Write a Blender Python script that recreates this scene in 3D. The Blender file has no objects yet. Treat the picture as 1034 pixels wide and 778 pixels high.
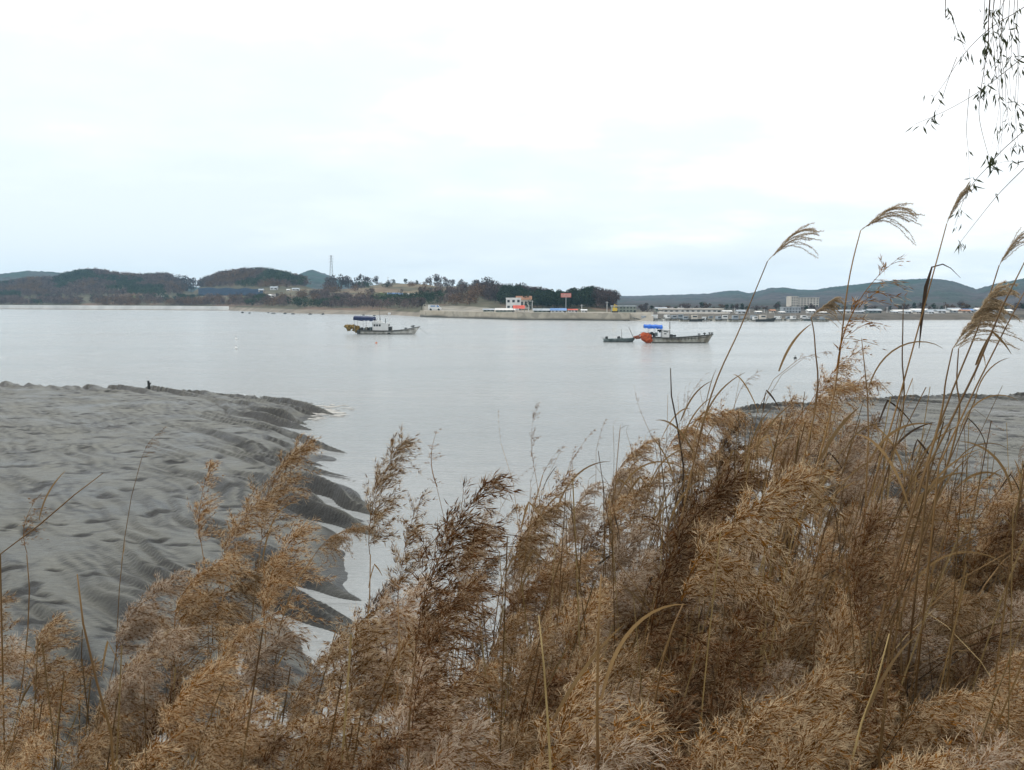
import bpy, math, random
import numpy as np
from mathutils import Vector, Matrix

random.seed(7)
RNG = np.random.default_rng(7)
S = bpy.context.scene
COL = S.collection

# ------------------------------------------------------------------ camera geometry
CAM = Vector((0.0, 0.0, 6.0))
F, CX, CY, HZ = 1000.0, 517.0, 389.0, 303.0
PITCH = math.atan((CY - HZ) / F)
FW = Vector((0, math.cos(PITCH), -math.sin(PITCH)))
UP = Vector((0, math.sin(PITCH), math.cos(PITCH)))

def ray(px, py):
    return Vector((1, 0, 0)) * ((px - CX) / F) + FW + UP * (-(py - CY) / F)

def at(px, py, y):
    """world point seen at photograph pixel (px, py) at world distance y"""
    r = ray(px, py)
    return CAM + r * (y / r.y)

def on(px, py, z=0.0):
    """world point on the level z seen at photograph pixel (px, py)"""
    r = ray(px, py)
    return CAM + r * ((z - CAM.z) / r.z)

def lerp_tab(x, tab):
    xs = [t[0] for t in tab]; ys = [t[1] for t in tab]
    return np.interp(x, xs, ys)

def sstep(a, b, x):
    t = np.clip((x - a) / (b - a), 0, 1)
    return t * t * (3 - 2 * t)

# ------------------------------------------------------------------ noise
_perm = np.random.default_rng(3).permutation(4096)
_grad = np.random.default_rng(4).uniform(0, 2 * math.pi, 4096)

def perlin(x, y, seed=0):
    x = np.asarray(x, float); y = np.asarray(y, float)
    xi = np.floor(x).astype(int); yi = np.floor(y).astype(int)
    xf = x - xi; yf = y - yi
    def g(ix, iy, dx, dy):
        h = _perm[(_perm[(ix + seed * 131) % 4096] + iy) % 4096]
        a = _grad[h]
        return np.cos(a) * dx + np.sin(a) * dy
    u = xf ** 3 * (xf * (xf * 6 - 15) + 10); v = yf ** 3 * (yf * (yf * 6 - 15) + 10)
    a = g(xi, yi, xf, yf); b = g(xi + 1, yi, xf - 1, yf)
    c = g(xi, yi + 1, xf, yf - 1); d = g(xi + 1, yi + 1, xf - 1, yf - 1)
    return 1.4 * ((a * (1 - u) + b * u) * (1 - v) + (c * (1 - u) + d * u) * v)

def fbm(x, y, n=4, seed=0):
    r = 0; amp = 1; tot = 0
    for k in range(n):
        r = r + amp * perlin(x * 2 ** k, y * 2 ** k, seed + k); tot += amp; amp *= 0.5
    return r / tot

# ------------------------------------------------------------------ object helpers
def tag(o, label=None, cat=None, group=None, kind=None):
    if label: o['label'] = label
    if cat: o['category'] = cat
    if group: o['group'] = group
    if kind: o['kind'] = kind
    return o

def empty(name, label, cat, loc, rotz=0.0, group=None):
    o = bpy.data.objects.new(name, None); COL.objects.link(o)
    o.empty_display_size = 0.1
    o.location = loc; o.rotation_euler = (0, 0, rotz)
    return tag(o, label, cat, group)

def link(name, me, parent=None):
    o = bpy.data.objects.new(name, me); COL.objects.link(o)
    if parent is not None: o.parent = parent
    return o

def np_mesh(name, V, faces, mats, midx=None, smooth=False):
    """faces: list of (n,k) int arrays; midx: list of arrays or ints, one per faces entry"""
    me = bpy.data.meshes.new(name)
    V = np.asarray(V, np.float32)
    me.vertices.add(len(V)); me.vertices.foreach_set('co', V.ravel())
    li = np.concatenate([np.asarray(f, np.int32).ravel() for f in faces])
    lt = np.concatenate([np.full(len(f), np.asarray(f).shape[1], np.int32) for f in faces])
    ls = np.concatenate([[0], np.cumsum(lt)[:-1]]).astype(np.int32)
    me.loops.add(len(li)); me.loops.foreach_set('vertex_index', li)
    me.polygons.add(len(lt)); me.polygons.foreach_set('loop_start', ls); me.polygons.foreach_set('loop_total', lt)
    for m in mats: me.materials.append(m)
    if midx is not None:
        mi = np.concatenate([np.full(len(f), m, np.int32) if np.isscalar(m) else np.asarray(m, np.int32) for f, m in zip(faces, midx)])
        me.polygons.foreach_set('material_index', mi)
    me.polygons.foreach_set('use_smooth', np.full(len(lt), smooth))
    me.update(calc_edges=True); me.validate()
    return me

class MB:
    """collects boxes, tubes and prisms, builds ONE mesh object"""
    def __init__(s): s.v = []; s.f = []
    def add(s, vs, fs):
        b = len(s.v); s.v += [tuple(v) for v in vs]; s.f += [tuple(i + b for i in f) for f in fs]; return s
    def box(s, c, d, rz=0.0, taper=1.0):
        x, y, z = d[0] / 2, d[1] / 2, d[2] / 2; vs = []
        cr, sr = math.cos(rz), math.sin(rz)
        for k, (a, b, e) in enumerate([(-1, -1, -1), (1, -1, -1), (1, 1, -1), (-1, 1, -1), (-1, -1, 1), (1, -1, 1), (1, 1, 1), (-1, 1, 1)]):
            t = taper if e > 0 else 1
            px, py = a * x * t, b * y * t
            vs.append((c[0] + px * cr - py * sr, c[1] + px * sr + py * cr, c[2] + e * z))
        return s.add(vs, [(3, 2, 1, 0), (4, 5, 6, 7), (0, 1, 5, 4), (1, 2, 6, 5), (2, 3, 7, 6), (3, 0, 4, 7)])
    def tube(s, pts, rad, n=6):
        pts = [Vector(p) for p in pts]
        if not hasattr(rad, '__len__'): rad = [rad] * len(pts)
        vs = []; up0 = None
        for i, p in enumerate(pts):
            t = (pts[min(i + 1, len(pts) - 1)] - pts[max(i - 1, 0)]).normalized()
            if up0 is None:
                up0 = Vector((0, 0, 1)) if abs(t.z) < 0.9 else Vector((1, 0, 0))
            a = t.cross(up0).normalized(); b = a.cross(t).normalized(); up0 = b
            for k in range(n):
                w = 2 * math.pi * k / n
                vs.append(p + a * math.cos(w) * rad[i] + b * math.sin(w) * rad[i])
        fs = []
        for i in range(len(pts) - 1):
            for k in range(n):
                fs.append((i * n + k, i * n + (k + 1) % n, (i + 1) * n + (k + 1) % n, (i + 1) * n + k))
        fs.append(tuple(range(n - 1, -1, -1))); fs.append(tuple((len(pts) - 1) * n + k for k in range(n)))
        return s.add(vs, fs)
    def prism(s, prof, x0, x1, axis=0):
        """closed profile in the plane across the axis, swept from x0 to x1"""
        n = len(prof); vs = []
        for x in (x0, x1):
            for a, b in prof: vs.append((x, a, b) if axis == 0 else (a, x, b))
        fs = [(k, (k + 1) % n, n + (k + 1) % n, n + k) for k in range(n)]
        fs += [tuple(range(n - 1, -1, -1)), tuple(range(n, 2 * n))]
        return s.add(vs, fs)
    def blob(s, c, d, seed=0, rough=0.2, nu=10, nv=7):
        r = random.Random(seed); vs = [(c[0], c[1], c[2] - d[2])]
        for j in range(1, nv):
            th = math.pi * j / nv
            for i in range(nu):
                ph = 2 * math.pi * i / nu; k = 1 + r.uniform(-rough, rough)
                vs.append((c[0] + d[0] * k * math.sin(th) * math.cos(ph), c[1] + d[1] * k * math.sin(th) * math.sin(ph), c[2] - d[2] * k * math.cos(th)))
        vs.append((c[0], c[1], c[2] + d[2])); top = len(vs) - 1; fs = []
        for i in range(nu):
            fs.append((0, 1 + (i + 1) % nu, 1 + i)); fs.append((top, top - nu + i, top - nu + (i + 1) % nu))
            for j in range(nv - 2):
                a = 1 + j * nu
                fs.append((a + i, a + (i + 1) % nu, a + nu + (i + 1) % nu, a + nu + i))
        return s.add(vs, fs)
    def mesh(s, name, m, smooth=False):
        me = bpy.data.meshes.new(name); me.from_pydata(s.v, [], s.f)
        me.materials.append(m); me.update()
        if smooth: me.polygons.foreach_set('use_smooth', [True] * len(me.polygons))
        return me
    def build(s, name, m, parent=None, smooth=False):
        return link(name, s.mesh(name, m, smooth), parent)

# ------------------------------------------------------------------ materials
def newmat(name):
    m = bpy.data.materials.new(name); m.use_nodes = True
    nt = m.node_tree; nt.nodes.clear()
    return m, nt, nt.nodes, nt.links

def pmat(name, c1, c2=None, rough=0.7, scale=4.0, bump=0.0, bscale=20.0, spec=0.3, metal=0.0, coord='Object', rnd=0.0, detail=5.0, stretch=(1, 1, 1), trans=0.0, contrast=(0.35, 0.65)):
    m, nt, N, L = newmat(name)
    out = N.new('ShaderNodeOutputMaterial'); b = N.new('ShaderNodeBsdfPrincipled')
    b.inputs['Roughness'].default_value = rough; b.inputs['Specular IOR Level'].default_value = spec
    b.inputs['Metallic'].default_value = metal
    tc = N.new('ShaderNodeTexCoord'); mp = N.new('ShaderNodeMapping'); mp.inputs['Scale'].default_value = stretch
    L.new(tc.outputs[coord], mp.inputs['Vector'])
    nz = N.new('ShaderNodeTexNoise'); nz.inputs['Scale'].default_value = scale; nz.inputs['Detail'].default_value = detail
    L.new(mp.outputs[0], nz.inputs['Vector'])
    rp = N.new('ShaderNodeValToRGB')
    rp.color_ramp.elements[0].position, rp.color_ramp.elements[1].position = contrast
    rp.color_ramp.elements[0].color = (*c1, 1); rp.color_ramp.elements[1].color = (*(c2 or c1), 1)
    L.new(nz.outputs[0], rp.inputs[0])
    colr = rp.outputs[0]
    if rnd:
        oi = N.new('ShaderNodeObjectInfo'); mr = N.new('ShaderNodeMapRange')
        mr.inputs[3].default_value = 1 - rnd; mr.inputs[4].default_value = 1 + rnd
        L.new(oi.outputs['Random'], mr.inputs[0])
        hs = N.new('ShaderNodeHueSaturation'); L.new(mr.outputs[0], hs.inputs['Value']); L.new(colr, hs.inputs['Color'])
        colr = hs.outputs[0]
    L.new(colr, b.inputs['Base Color'])
    if bump:
        n2 = N.new('ShaderNodeTexNoise'); n2.inputs['Scale'].default_value = bscale; n2.inputs['Detail'].default_value = 6
        L.new(mp.outputs[0], n2.inputs['Vector'])
        bp = N.new('ShaderNodeBump'); bp.inputs['Strength'].default_value = bump; L.new(n2.outputs[0], bp.inputs['Height'])
        L.new(bp.outputs[0], b.inputs['Normal'])
    sh = b.outputs[0]
    if trans:
        tr = N.new('ShaderNodeBsdfTranslucent'); L.new(colr, tr.inputs[0])
        mx = N.new('ShaderNodeMixShader'); mx.inputs[0].default_value = trans
        L.new(sh, mx.inputs[1]); L.new(tr.outputs[0], mx.inputs[2]); sh = mx.outputs[0]
    L.new(sh, out.inputs[0])
    return m

def attr_land(name, rough=0.9, scale=0.06, amt=0.35, bump=0.0, bscale=0.5):
    """ground whose real land-use colour sits in the mesh attribute 'land', broken up by noise"""
    m, nt, N, L = newmat(name)
    out = N.new('ShaderNodeOutputMaterial'); b = N.new('ShaderNodeBsdfPrincipled')
    b.inputs['Roughness'].default_value = rough; b.inputs['Specular IOR Level'].default_value = 0.1
    a = N.new('ShaderNodeAttribute'); a.attribute_name = 'land'
    tc = N.new('ShaderNodeTexCoord'); nz = N.new('ShaderNodeTexNoise'); nz.inputs['Scale'].default_value = scale; nz.inputs['Detail'].default_value = 8
    nz.inputs['Roughness'].default_value = 0.7
    L.new(tc.outputs['Object'], nz.inputs['Vector'])
    mr = N.new('ShaderNodeMapRange'); mr.inputs[1].default_value = 0.3; mr.inputs[2].default_value = 0.7
    mr.inputs[3].default_value = 1 - amt; mr.inputs[4].default_value = 1 + amt
    L.new(nz.outputs[0], mr.inputs[0])
    mx = N.new('ShaderNodeVectorMath'); mx.operation = 'SCALE'
    L.new(a.outputs['Color'], mx.inputs[0]); L.new(mr.outputs[0], mx.inputs['Scale'])
    L.new(mx.outputs[0], b.inputs['Base Color'])
    if bump:
        n2 = N.new('ShaderNodeTexNoise'); n2.inputs['Scale'].default_value = bscale; n2.inputs['Detail'].default_value = 6
        L.new(tc.outputs['Object'], n2.inputs['Vector'])
        bp = N.new('ShaderNodeBump'); bp.inputs['Strength'].default_value = bump; bp.inputs['Distance'].default_value = 3.0
        L.new(n2.outputs[0], bp.inputs['Height']); L.new(bp.outputs[0], b.inputs['Normal'])
    L.new(b.outputs[0], out.inputs[0])
    return m

M = {}
M['white'] = pmat('white_paint', (0.62, 0.63, 0.62), (0.74, 0.74, 0.72), 0.5, 0.8, detail=8)
M['hullwhite'] = pmat('weathered_white_hull', (0.30, 0.28, 0.24), (0.66, 0.65, 0.61), 0.5, 1.6, detail=8, stretch=(1, 1, 0.4))
M['hullgrey'] = pmat('weathered_grey_hull', (0.19, 0.17, 0.13), (0.50, 0.49, 0.43), 0.6, 1.4, detail=8, stretch=(1, 1, 0.4))
M['strake'] = pmat('dark_rubber', (0.03, 0.035, 0.035), (0.07, 0.07, 0.065), 0.7, 3)
M['foul'] = pmat('waterline_stain', (0.035, 0.045, 0.04), (0.08, 0.08, 0.07), 0.8, 3)
M['deck'] = pmat('deck_boards', (0.20, 0.18, 0.14), (0.32, 0.29, 0.24), 0.8, 3)
M['navy'] = pmat('navy_tarpaulin', (0.008, 0.016, 0.055), (0.02, 0.035, 0.11), 0.6, 2.5, bump=0.6, bscale=3)
M['blue'] = pmat('bright_blue_tarpaulin', (0.01, 0.08, 0.42), (0.03, 0.17, 0.62), 0.55, 2.5, bump=0.6, bscale=3)
M['orange'] = pmat('orange_net', (0.25, 0.04, 0.012), (0.48, 0.095, 0.026), 0.8, 5, bump=0.8, bscale=12)
M['rust'] = pmat('rusty_gear', (0.16, 0.05, 0.025), (0.30, 0.10, 0.05), 0.85, 5)
M['yellownet'] = pmat('yellow_brown_net', (0.13, 0.085, 0.025), (0.28, 0.19, 0.055), 0.9, 5, bump=0.8, bscale=12)
M['teal'] = pmat('teal_skiff_paint', (0.085, 0.12, 0.12), (0.22, 0.26, 0.255), 0.6, 2.5)
M['glass'] = pmat('dark_window_glass', (0.02, 0.025, 0.03), (0.05, 0.06, 0.065), 0.12, 1, spec=0.6)
M['steel'] = pmat('galvanised_steel', (0.22, 0.23, 0.24), (0.36, 0.37, 0.38), 0.5, 6, metal=0.3)
M['dark'] = pmat('dark_gear', (0.02, 0.025, 0.025), (0.06, 0.06, 0.055), 0.8, 4)
M['wood'] = pmat('weathered_wood', (0.05, 0.04, 0.035), (0.13, 0.11, 0.09), 0.85, 6)
M['concrete'] = pmat('pale_concrete', (0.52, 0.52, 0.50), (0.68, 0.67, 0.64), 0.9, 0.12, detail=8)
M['cream'] = pmat('cream_render', (0.50, 0.46, 0.40), (0.62, 0.57, 0.50), 0.85, 0.3, detail=8)
M['greygreen'] = pmat('grey_green_cladding', (0.16, 0.20, 0.17), (0.24, 0.27, 0.23), 0.8, 0.4)
M['redroof'] = pmat('red_roof', (0.42, 0.06, 0.04), (0.58, 0.11, 0.07), 0.7, 0.6)
M['orangeroof'] = pmat('tan_roof', (0.26, 0.13, 0.08), (0.36, 0.20, 0.12), 0.8, 0.6)
M['blueroof'] = pmat('blue_roof', (0.10, 0.20, 0.40), (0.18, 0.30, 0.52), 0.6, 0.6)
M['greyroof'] = pmat('grey_roof', (0.24, 0.28, 0.31), (0.40, 0.43, 0.46), 0.6, 0.6)
M['netblue'] = pmat('blue_shade_net', (0.012, 0.022, 0.040), (0.030, 0.046, 0.074), 0.95, 0.25, spec=0.02, stretch=(2, 0.4, 1))
M['signpink'] = pmat('faded_red_sign', (0.48, 0.13, 0.11), (0.60, 0.22, 0.19), 0.6, 1.0)
M['yellow'] = pmat('yellow_paint', (0.55, 0.38, 0.03), (0.66, 0.47, 0.06), 0.6, 2)
M['buoyorange'] = pmat('orange_buoy_plastic', (0.55, 0.12, 0.03), (0.66, 0.18, 0.05), 0.5, 3)
M['tyre'] = pmat('tyre_rubber', (0.02, 0.02, 0.02), (0.035, 0.035, 0.035), 0.9, 5)
M['bark'] = pmat('tree_bark', (0.06, 0.05, 0.045), (0.12, 0.10, 0.09), 0.9, 2)
M['bare'] = pmat('bare_twigs', (0.045, 0.034, 0.034), (0.150, 0.108, 0.095), 0.95, 0.16, coord='Object', rnd=0.18, spec=0.05)
M['russet'] = pmat('russet_leaves', (0.060, 0.038, 0.026), (0.165, 0.10, 0.06), 0.95, 0.16, rnd=0.18, spec=0.05)
M['pine'] = pmat('pine_needles', (0.014, 0.026, 0.015), (0.050, 0.070, 0.036), 0.95, 0.16, rnd=0.2, spec=0.05)

# stone facing of the quay: irregular blocks
def stone_mat():
    m, nt, N, L = newmat('stone_facing')
    out = N.new('ShaderNodeOutputMaterial'); b = N.new('ShaderNodeBsdfPrincipled'); b.inputs['Roughness'].default_value = 0.9
    tc = N.new('ShaderNodeTexCoord'); v = N.new('ShaderNodeTexVoronoi'); v.inputs['Scale'].default_value = 0.75
    L.new(tc.outputs['Object'], v.inputs['Vector'])
    sep = N.new('ShaderNodeSeparateColor'); L.new(v.outputs['Color'], sep.inputs[0])
    rp = N.new('ShaderNodeValToRGB'); e = rp.color_ramp.elements
    e[0].color = (0.20, 0.19, 0.165, 1); e[1].color = (0.43, 0.39, 0.32, 1)
    L.new(sep.outputs[0], rp.inputs[0])
    nz = N.new('ShaderNodeTexNoise'); nz.inputs['Scale'].default_value = 0.09; nz.inputs['Detail'].default_value = 6; L.new(tc.outputs['Object'], nz.inputs['Vector'])
    mx = N.new('ShaderNodeMix'); mx.data_type = 'RGBA'; mx.inputs[7].default_value = (0.33, 0.28, 0.20, 1)
    L.new(nz.outputs[0], mx.inputs[0]); L.new(rp.outputs[0], mx.inputs[6])
    # weed and wet staining below the high tide line
    sz = N.new('ShaderNodeSeparateXYZ'); L.new(tc.outputs['Object'], sz.inputs[0])
    ad = N.new('ShaderNodeMath'); ad.operation = 'MULTIPLY_ADD'; L.new(nz.outputs[0], ad.inputs[0]); ad.inputs[1].default_value = -1.1; L.new(sz.outputs[2], ad.inputs[2])
    tm_ = N.new('ShaderNodeMapRange'); tm_.inputs[1].default_value = -0.35; tm_.inputs[2].default_value = 0.35; L.new(ad.outputs[0], tm_.inputs[0])
    m2 = N.new('ShaderNodeMix'); m2.data_type = 'RGBA'; m2.inputs[6].default_value = (0.06, 0.058, 0.045, 1); L.new(tm_.outputs[0], m2.inputs[0]); L.new(mx.outputs[2], m2.inputs[7])
    L.new(m2.outputs[2], b.inputs['Base Color'])
    bp = N.new('ShaderNodeBump'); bp.inputs['Strength'].default_value = 0.8; L.new(v.outputs['Distance'], bp.inputs['Height']); L.new(bp.outputs[0], b.inputs['Normal'])
    L.new(b.outputs[0], out.inputs[0]); return m
M['stone'] = stone_mat()

# ------------------------------------------------------------------ camera, world, sun
cam = bpy.data.cameras.new('camera'); camo = bpy.data.objects.new('camera', cam); COL.objects.link(camo)
cam.sensor_width = 36; cam.lens = 36 * F / 1034; cam.clip_end = 12000; cam.clip_start = 0.05
camo.location = CAM; camo.rotation_euler = (math.pi / 2 - PITCH, 0, 0)
S.camera = camo
S.view_settings.view_transform = 'Standard'; S.view_settings.look = 'None'
S.view_settings.exposure = 0.3; S.view_settings.gamma = 1.0; S.view_settings.use_curve_mapping = False

SUN_EL, SUN_AZ = math.radians(50), math.radians(-68)     # azimuth from +Y, towards -X (left, in front)
w = bpy.data.worlds.new('World'); S.world = w; w.use_nodes = True
N = w.node_tree.nodes; L = w.node_tree.links; N.clear()
out = N.new('ShaderNodeOutputWorld')
sky = N.new('ShaderNodeTexSky'); sky.sky_type = 'NISHITA'; sky.sun_disc = False
sky.sun_elevation = SUN_EL; sky.sun_rotation = SUN_AZ; sky.air_density = 1.0; sky.dust_density = 2.0
bg1 = N.new('ShaderNodeBackground'); bg1.inputs[1].default_value = 0.12; L.new(sky.outputs[0], bg1.inputs[0])
tc = N.new('ShaderNodeTexCoord'); sx = N.new('ShaderNodeSeparateXYZ'); L.new(tc.outputs['Generated'], sx.inputs[0])
def mth(op, a, b=None, clamp=False):
    n = N.new('ShaderNodeMath'); n.operation = op; n.use_clamp = clamp
    for i, v in enumerate((a, b)):
        if v is None: continue
        if isinstance(v, (int, float)): n.inputs[i].default_value = v
        else: L.new(v, n.inputs[i])
    return n.outputs[0]
# flat cloud sheet seen in perspective: direction divided by its height
zz = mth('MAXIMUM', sx.outputs[2], 0.0)
den = mth('ADD', zz, 0.16)
cu = mth('DIVIDE', sx.outputs[0], den); cv = mth('DIVIDE', sx.outputs[1], den)
cmb = N.new('ShaderNodeCombineXYZ'); L.new(cu, cmb.inputs[0]); L.new(cv, cmb.inputs[1])
nz = N.new('ShaderNodeTexNoise'); nz.inputs['Scale'].default_value = 1.25; nz.inputs['Detail'].default_value = 7; nz.inputs['Roughness'].default_value = 0.52
L.new(cmb.outputs[0], nz.inputs['Vector'])
# brightness of the cloud layer: thin blue-grey bands low on the left, white overhead and right
f = mth('ADD', mth('MULTIPLY', zz, 2.3), mth('MULTIPLY', sx.outputs[0], 0.75))
f = mth('ADD', f, mth('MULTIPLY', mth('SUBTRACT', nz.outputs[0], 0.5), 1.7))
f = mth('ADD', f, 0.07)
rp = N.new('ShaderNodeValToRGB'); L.new(f, rp.inputs[0])
e = rp.color_ramp.elements
e[0].position = 0.0; e[0].color = (0.765, 0.84, 0.89, 1)
e[1].position = 0.75; e[1].color = (1.06, 1.07, 1.075, 1)
k = e.new(0.40); k.color = (0.845, 0.91, 0.95, 1)
bg2 = N.new('ShaderNodeBackground'); bg2.inputs[1].default_value = 1.0; L.new(rp.outputs[0], bg2.inputs[0])
mixs = N.new('ShaderNodeMixShader'); mixs.inputs[0].default_value = 0.93
L.new(bg1.outputs[0], mixs.inputs[1]); L.new(bg2.outputs[0], mixs.inputs[2]); L.new(mixs.outputs[0], out.inputs[0])

sl = bpy.data.lights.new('sun', 'SUN'); sl.energy = 1.4; sl.angle = math.radians(14); sl.color = (1.0, 0.96, 0.9)
so = bpy.data.objects.new('sun', sl); COL.objects.link(so)
sd = Vector((math.sin(SUN_AZ) * math.cos(SUN_EL), math.cos(SUN_AZ) * math.cos(SUN_EL), math.sin(SUN_EL)))
so.rotation_euler = (-sd).to_track_quat('-Z', 'Y').to_euler(); so.location = (-30, 20, 60)

cy = S.cycles
cy.max_bounces = 6; cy.diffuse_bounces = 3; cy.glossy_bounces = 2; cy.transmission_bounces = 4; cy.volume_bounces = 1; cy.transparent_max_bounces = 6
cy.caustics_reflective = False; cy.caustics_refractive = False
# ------------------------------------------------------------------ near shore: mud flats and reed bank (one sheet)
def pts_on(lst, z=0.0):
    r = []
    for px, py in lst:
        p = on(px, py, z); r.append((p.x, p.y))
    return np.array(r)

# waterlines of the two mud flats, traced on the water level
MUD_L = np.vstack([[(-150, 78), (-75, 75)], pts_on([(5, 389), (110, 394), (200, 398), (262, 403), (322, 411), (336, 415), (305, 426), (296, 436), (322, 448), (331, 458), (328, 470), (346, 486), (362, 508), (356, 530), (346, 570), (332, 625), (312, 690)]), [(-6, 8), (-150, 8)]])
MUD_R = np.vstack([pts_on([(728, 424), (745, 415), (790, 410), (860, 406), (950, 404), (1034, 401)]), [(60, 66), (150, 66), (150, 8), (7.5, 12)], pts_on([(900, 560), (820, 490), (760, 450), (735, 436)])])

def sdist(x, y, poly):
    """signed distance to a polygon, positive inside"""
    d2 = np.full(x.shape, 1e12); ins = np.zeros(x.shape, bool)
    n = len(poly)
    for i in range(n):
        ax, ay = poly[i]; bx, by = poly[(i + 1) % n]
        ex, ey = bx - ax, by - ay; wx, wy = x - ax, y - ay
        t = np.clip((wx * ex + wy * ey) / (ex * ex + ey * ey), 0, 1)
        d2 = np.minimum(d2, (wx - ex * t) ** 2 + (wy - ey * t) ** 2)
        if ay != by:
            c = ((ay > y) != (by > y)) & (x < (bx - ax) * (y - ay) / (by - ay) + ax)
            ins ^= c
    return np.where(ins, 1, -1) * np.sqrt(d2)

def bank_h(x, y):
    y0 = 0.8 + 3.0 * sstep(-0.9, 1.5, x)
    h = 4.4 - 0.36 * np.maximum(0, y - y0)
    h = np.where(y < y0, 4.4 + 0.0 * x, h)
    return h

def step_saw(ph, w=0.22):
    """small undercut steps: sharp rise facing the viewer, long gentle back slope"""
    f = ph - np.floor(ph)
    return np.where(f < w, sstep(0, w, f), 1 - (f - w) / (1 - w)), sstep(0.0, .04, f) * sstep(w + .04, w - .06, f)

def near_h(x, y):
    wob = 0.9 * fbm(x * 0.22, y * 0.22, 3, 11)
    # erosion tongues run obliquely down to the water
    a = 0.81 * x + 0.58 * y; b = 0.58 * x - 0.81 * y
    wa = a + 1.5 * fbm(x * 0.10, y * 0.10, 3, 21) + 0.45 * fbm(x * 0.35, y * 0.35, 2, 22)
    s1, c1 = step_saw(wa * 0.72 + 0.35 * perlin(b * 0.11, a * 0.02, 31))
    s2, c2 = step_saw(wa * 1.7 + 0.6 * perlin(b * 0.20, a * 0.05, 41) + 3, .32)
    s3, c3 = step_saw(wa * 3.0 + 0.9 * perlin(b * 0.35, a * 0.1, 51), .42)
    m1 = sstep(-.35, .25, perlin(a * 0.35, b * 0.10, 32)); m2 = sstep(-.3, .25, perlin(a * 0.7 + 4, b * 0.16, 42)); m3 = sstep(-.1, .35, perlin(a * 1.1 + 8, b * 0.3, 52))
    hs = []; se = []
    for poly, k in ((MUD_L, 0), (MUD_R, 1)):
        s0 = sdist(x, y, poly)
        s = s0 + wob * 0.5 + 1.2 * m1 * (s1 - 0.5) + 0.5 * m2 * (s2 - 0.5)
        prof = np.where(s < 0, 0.14 * s, 0.26 * sstep(0, 2.2, s) + 0.026 * np.clip(s, 0, 18))
        prof = np.maximum(prof, -1.6)
        e = sstep(-0.8, 1.0, s) * (1 - sstep(1.8, 7.0, s))
        hs.append(prof + e * (0.34 * m1 * (s1 - 0.4) + 0.11 * m2 * (s2 - .4)) + sstep(0, 1, s) * (0.035 * m2 * (s2 - .5)))
        se.append(e)
    mud = np.maximum(hs[0], hs[1]); e = np.maximum(se[0], se[1])
    mud = mud + 0.04 * fbm(x * 0.22, y * 0.22, 3, 61) + 0.022 * fbm(x * 1.6, y * 1.6, 3, 71)
    # crab holes and small pits on the flat
    pit = perlin(x * 0.9, y * 1.1, 81); pit2 = perlin(x * 1.1 + 5, y * 2.6 + x * .5, 82)
    mud = mud - (0.08 * sstep(0.50, 0.70, pit) + 0.05 * sstep(.5, .65, pit2)) * sstep(0.1, 0.3, mud)
    bk = bank_h(x, y) + 0.10 * fbm(x * 0.6, y * 0.6, 3, 91)
    wet_shade = np.maximum.reduce([c1 * m1 * e, c2 * m2 * np.maximum(e, .35), c3 * m3 * .6, .9 * sstep(0.46, 0.60, pit), .9 * sstep(.48, .6, pit2), .55 * sstep(0.16, 0.0, mud)])  # step faces darkened as painted shade; pits and waterline as wet mud
    return np.maximum(mud, bk), bk - mud, wet_shade

def axis(lo, a, b, hi, step, growth=1.18):
    c = list(np.arange(a, b, step)); s = step
    v = b
    while v < hi: c.append(v); s *= growth; v += s
    c.append(hi); s = step; v = a - step; pre = []
    while v > lo: pre.append(v); s *= growth; v -= s
    pre.append(lo)
    return np.array(pre[::-1] + c)

xs = axis(-160, -40, 34, 160, 0.105); ys = axis(-40, 9, 76, 110, 0.10)
# coarser with distance
ysel = [0]; 
for i in range(1, len(ys)):
    if ys[i] - ys[ysel[-1]] >= 0.0036 * max(ys[i], 25) or i == len(ys) - 1: ysel.append(i)
ys = ys[ysel]
X, Y = np.meshgrid(xs, ys); Z, BK, WET_SHADE = near_h(X, Y)
nx, ny = len(xs), len(ys)
idx = np.arange(nx * ny).reshape(ny, nx)
quads = np.stack([idx[:-1, :-1], idx[:-1, 1:], idx[1:, 1:], idx[1:, :-1]], -1).reshape(-1, 4)
V = np.stack([X.ravel(), Y.ravel(), Z.ravel()], 1)

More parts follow.
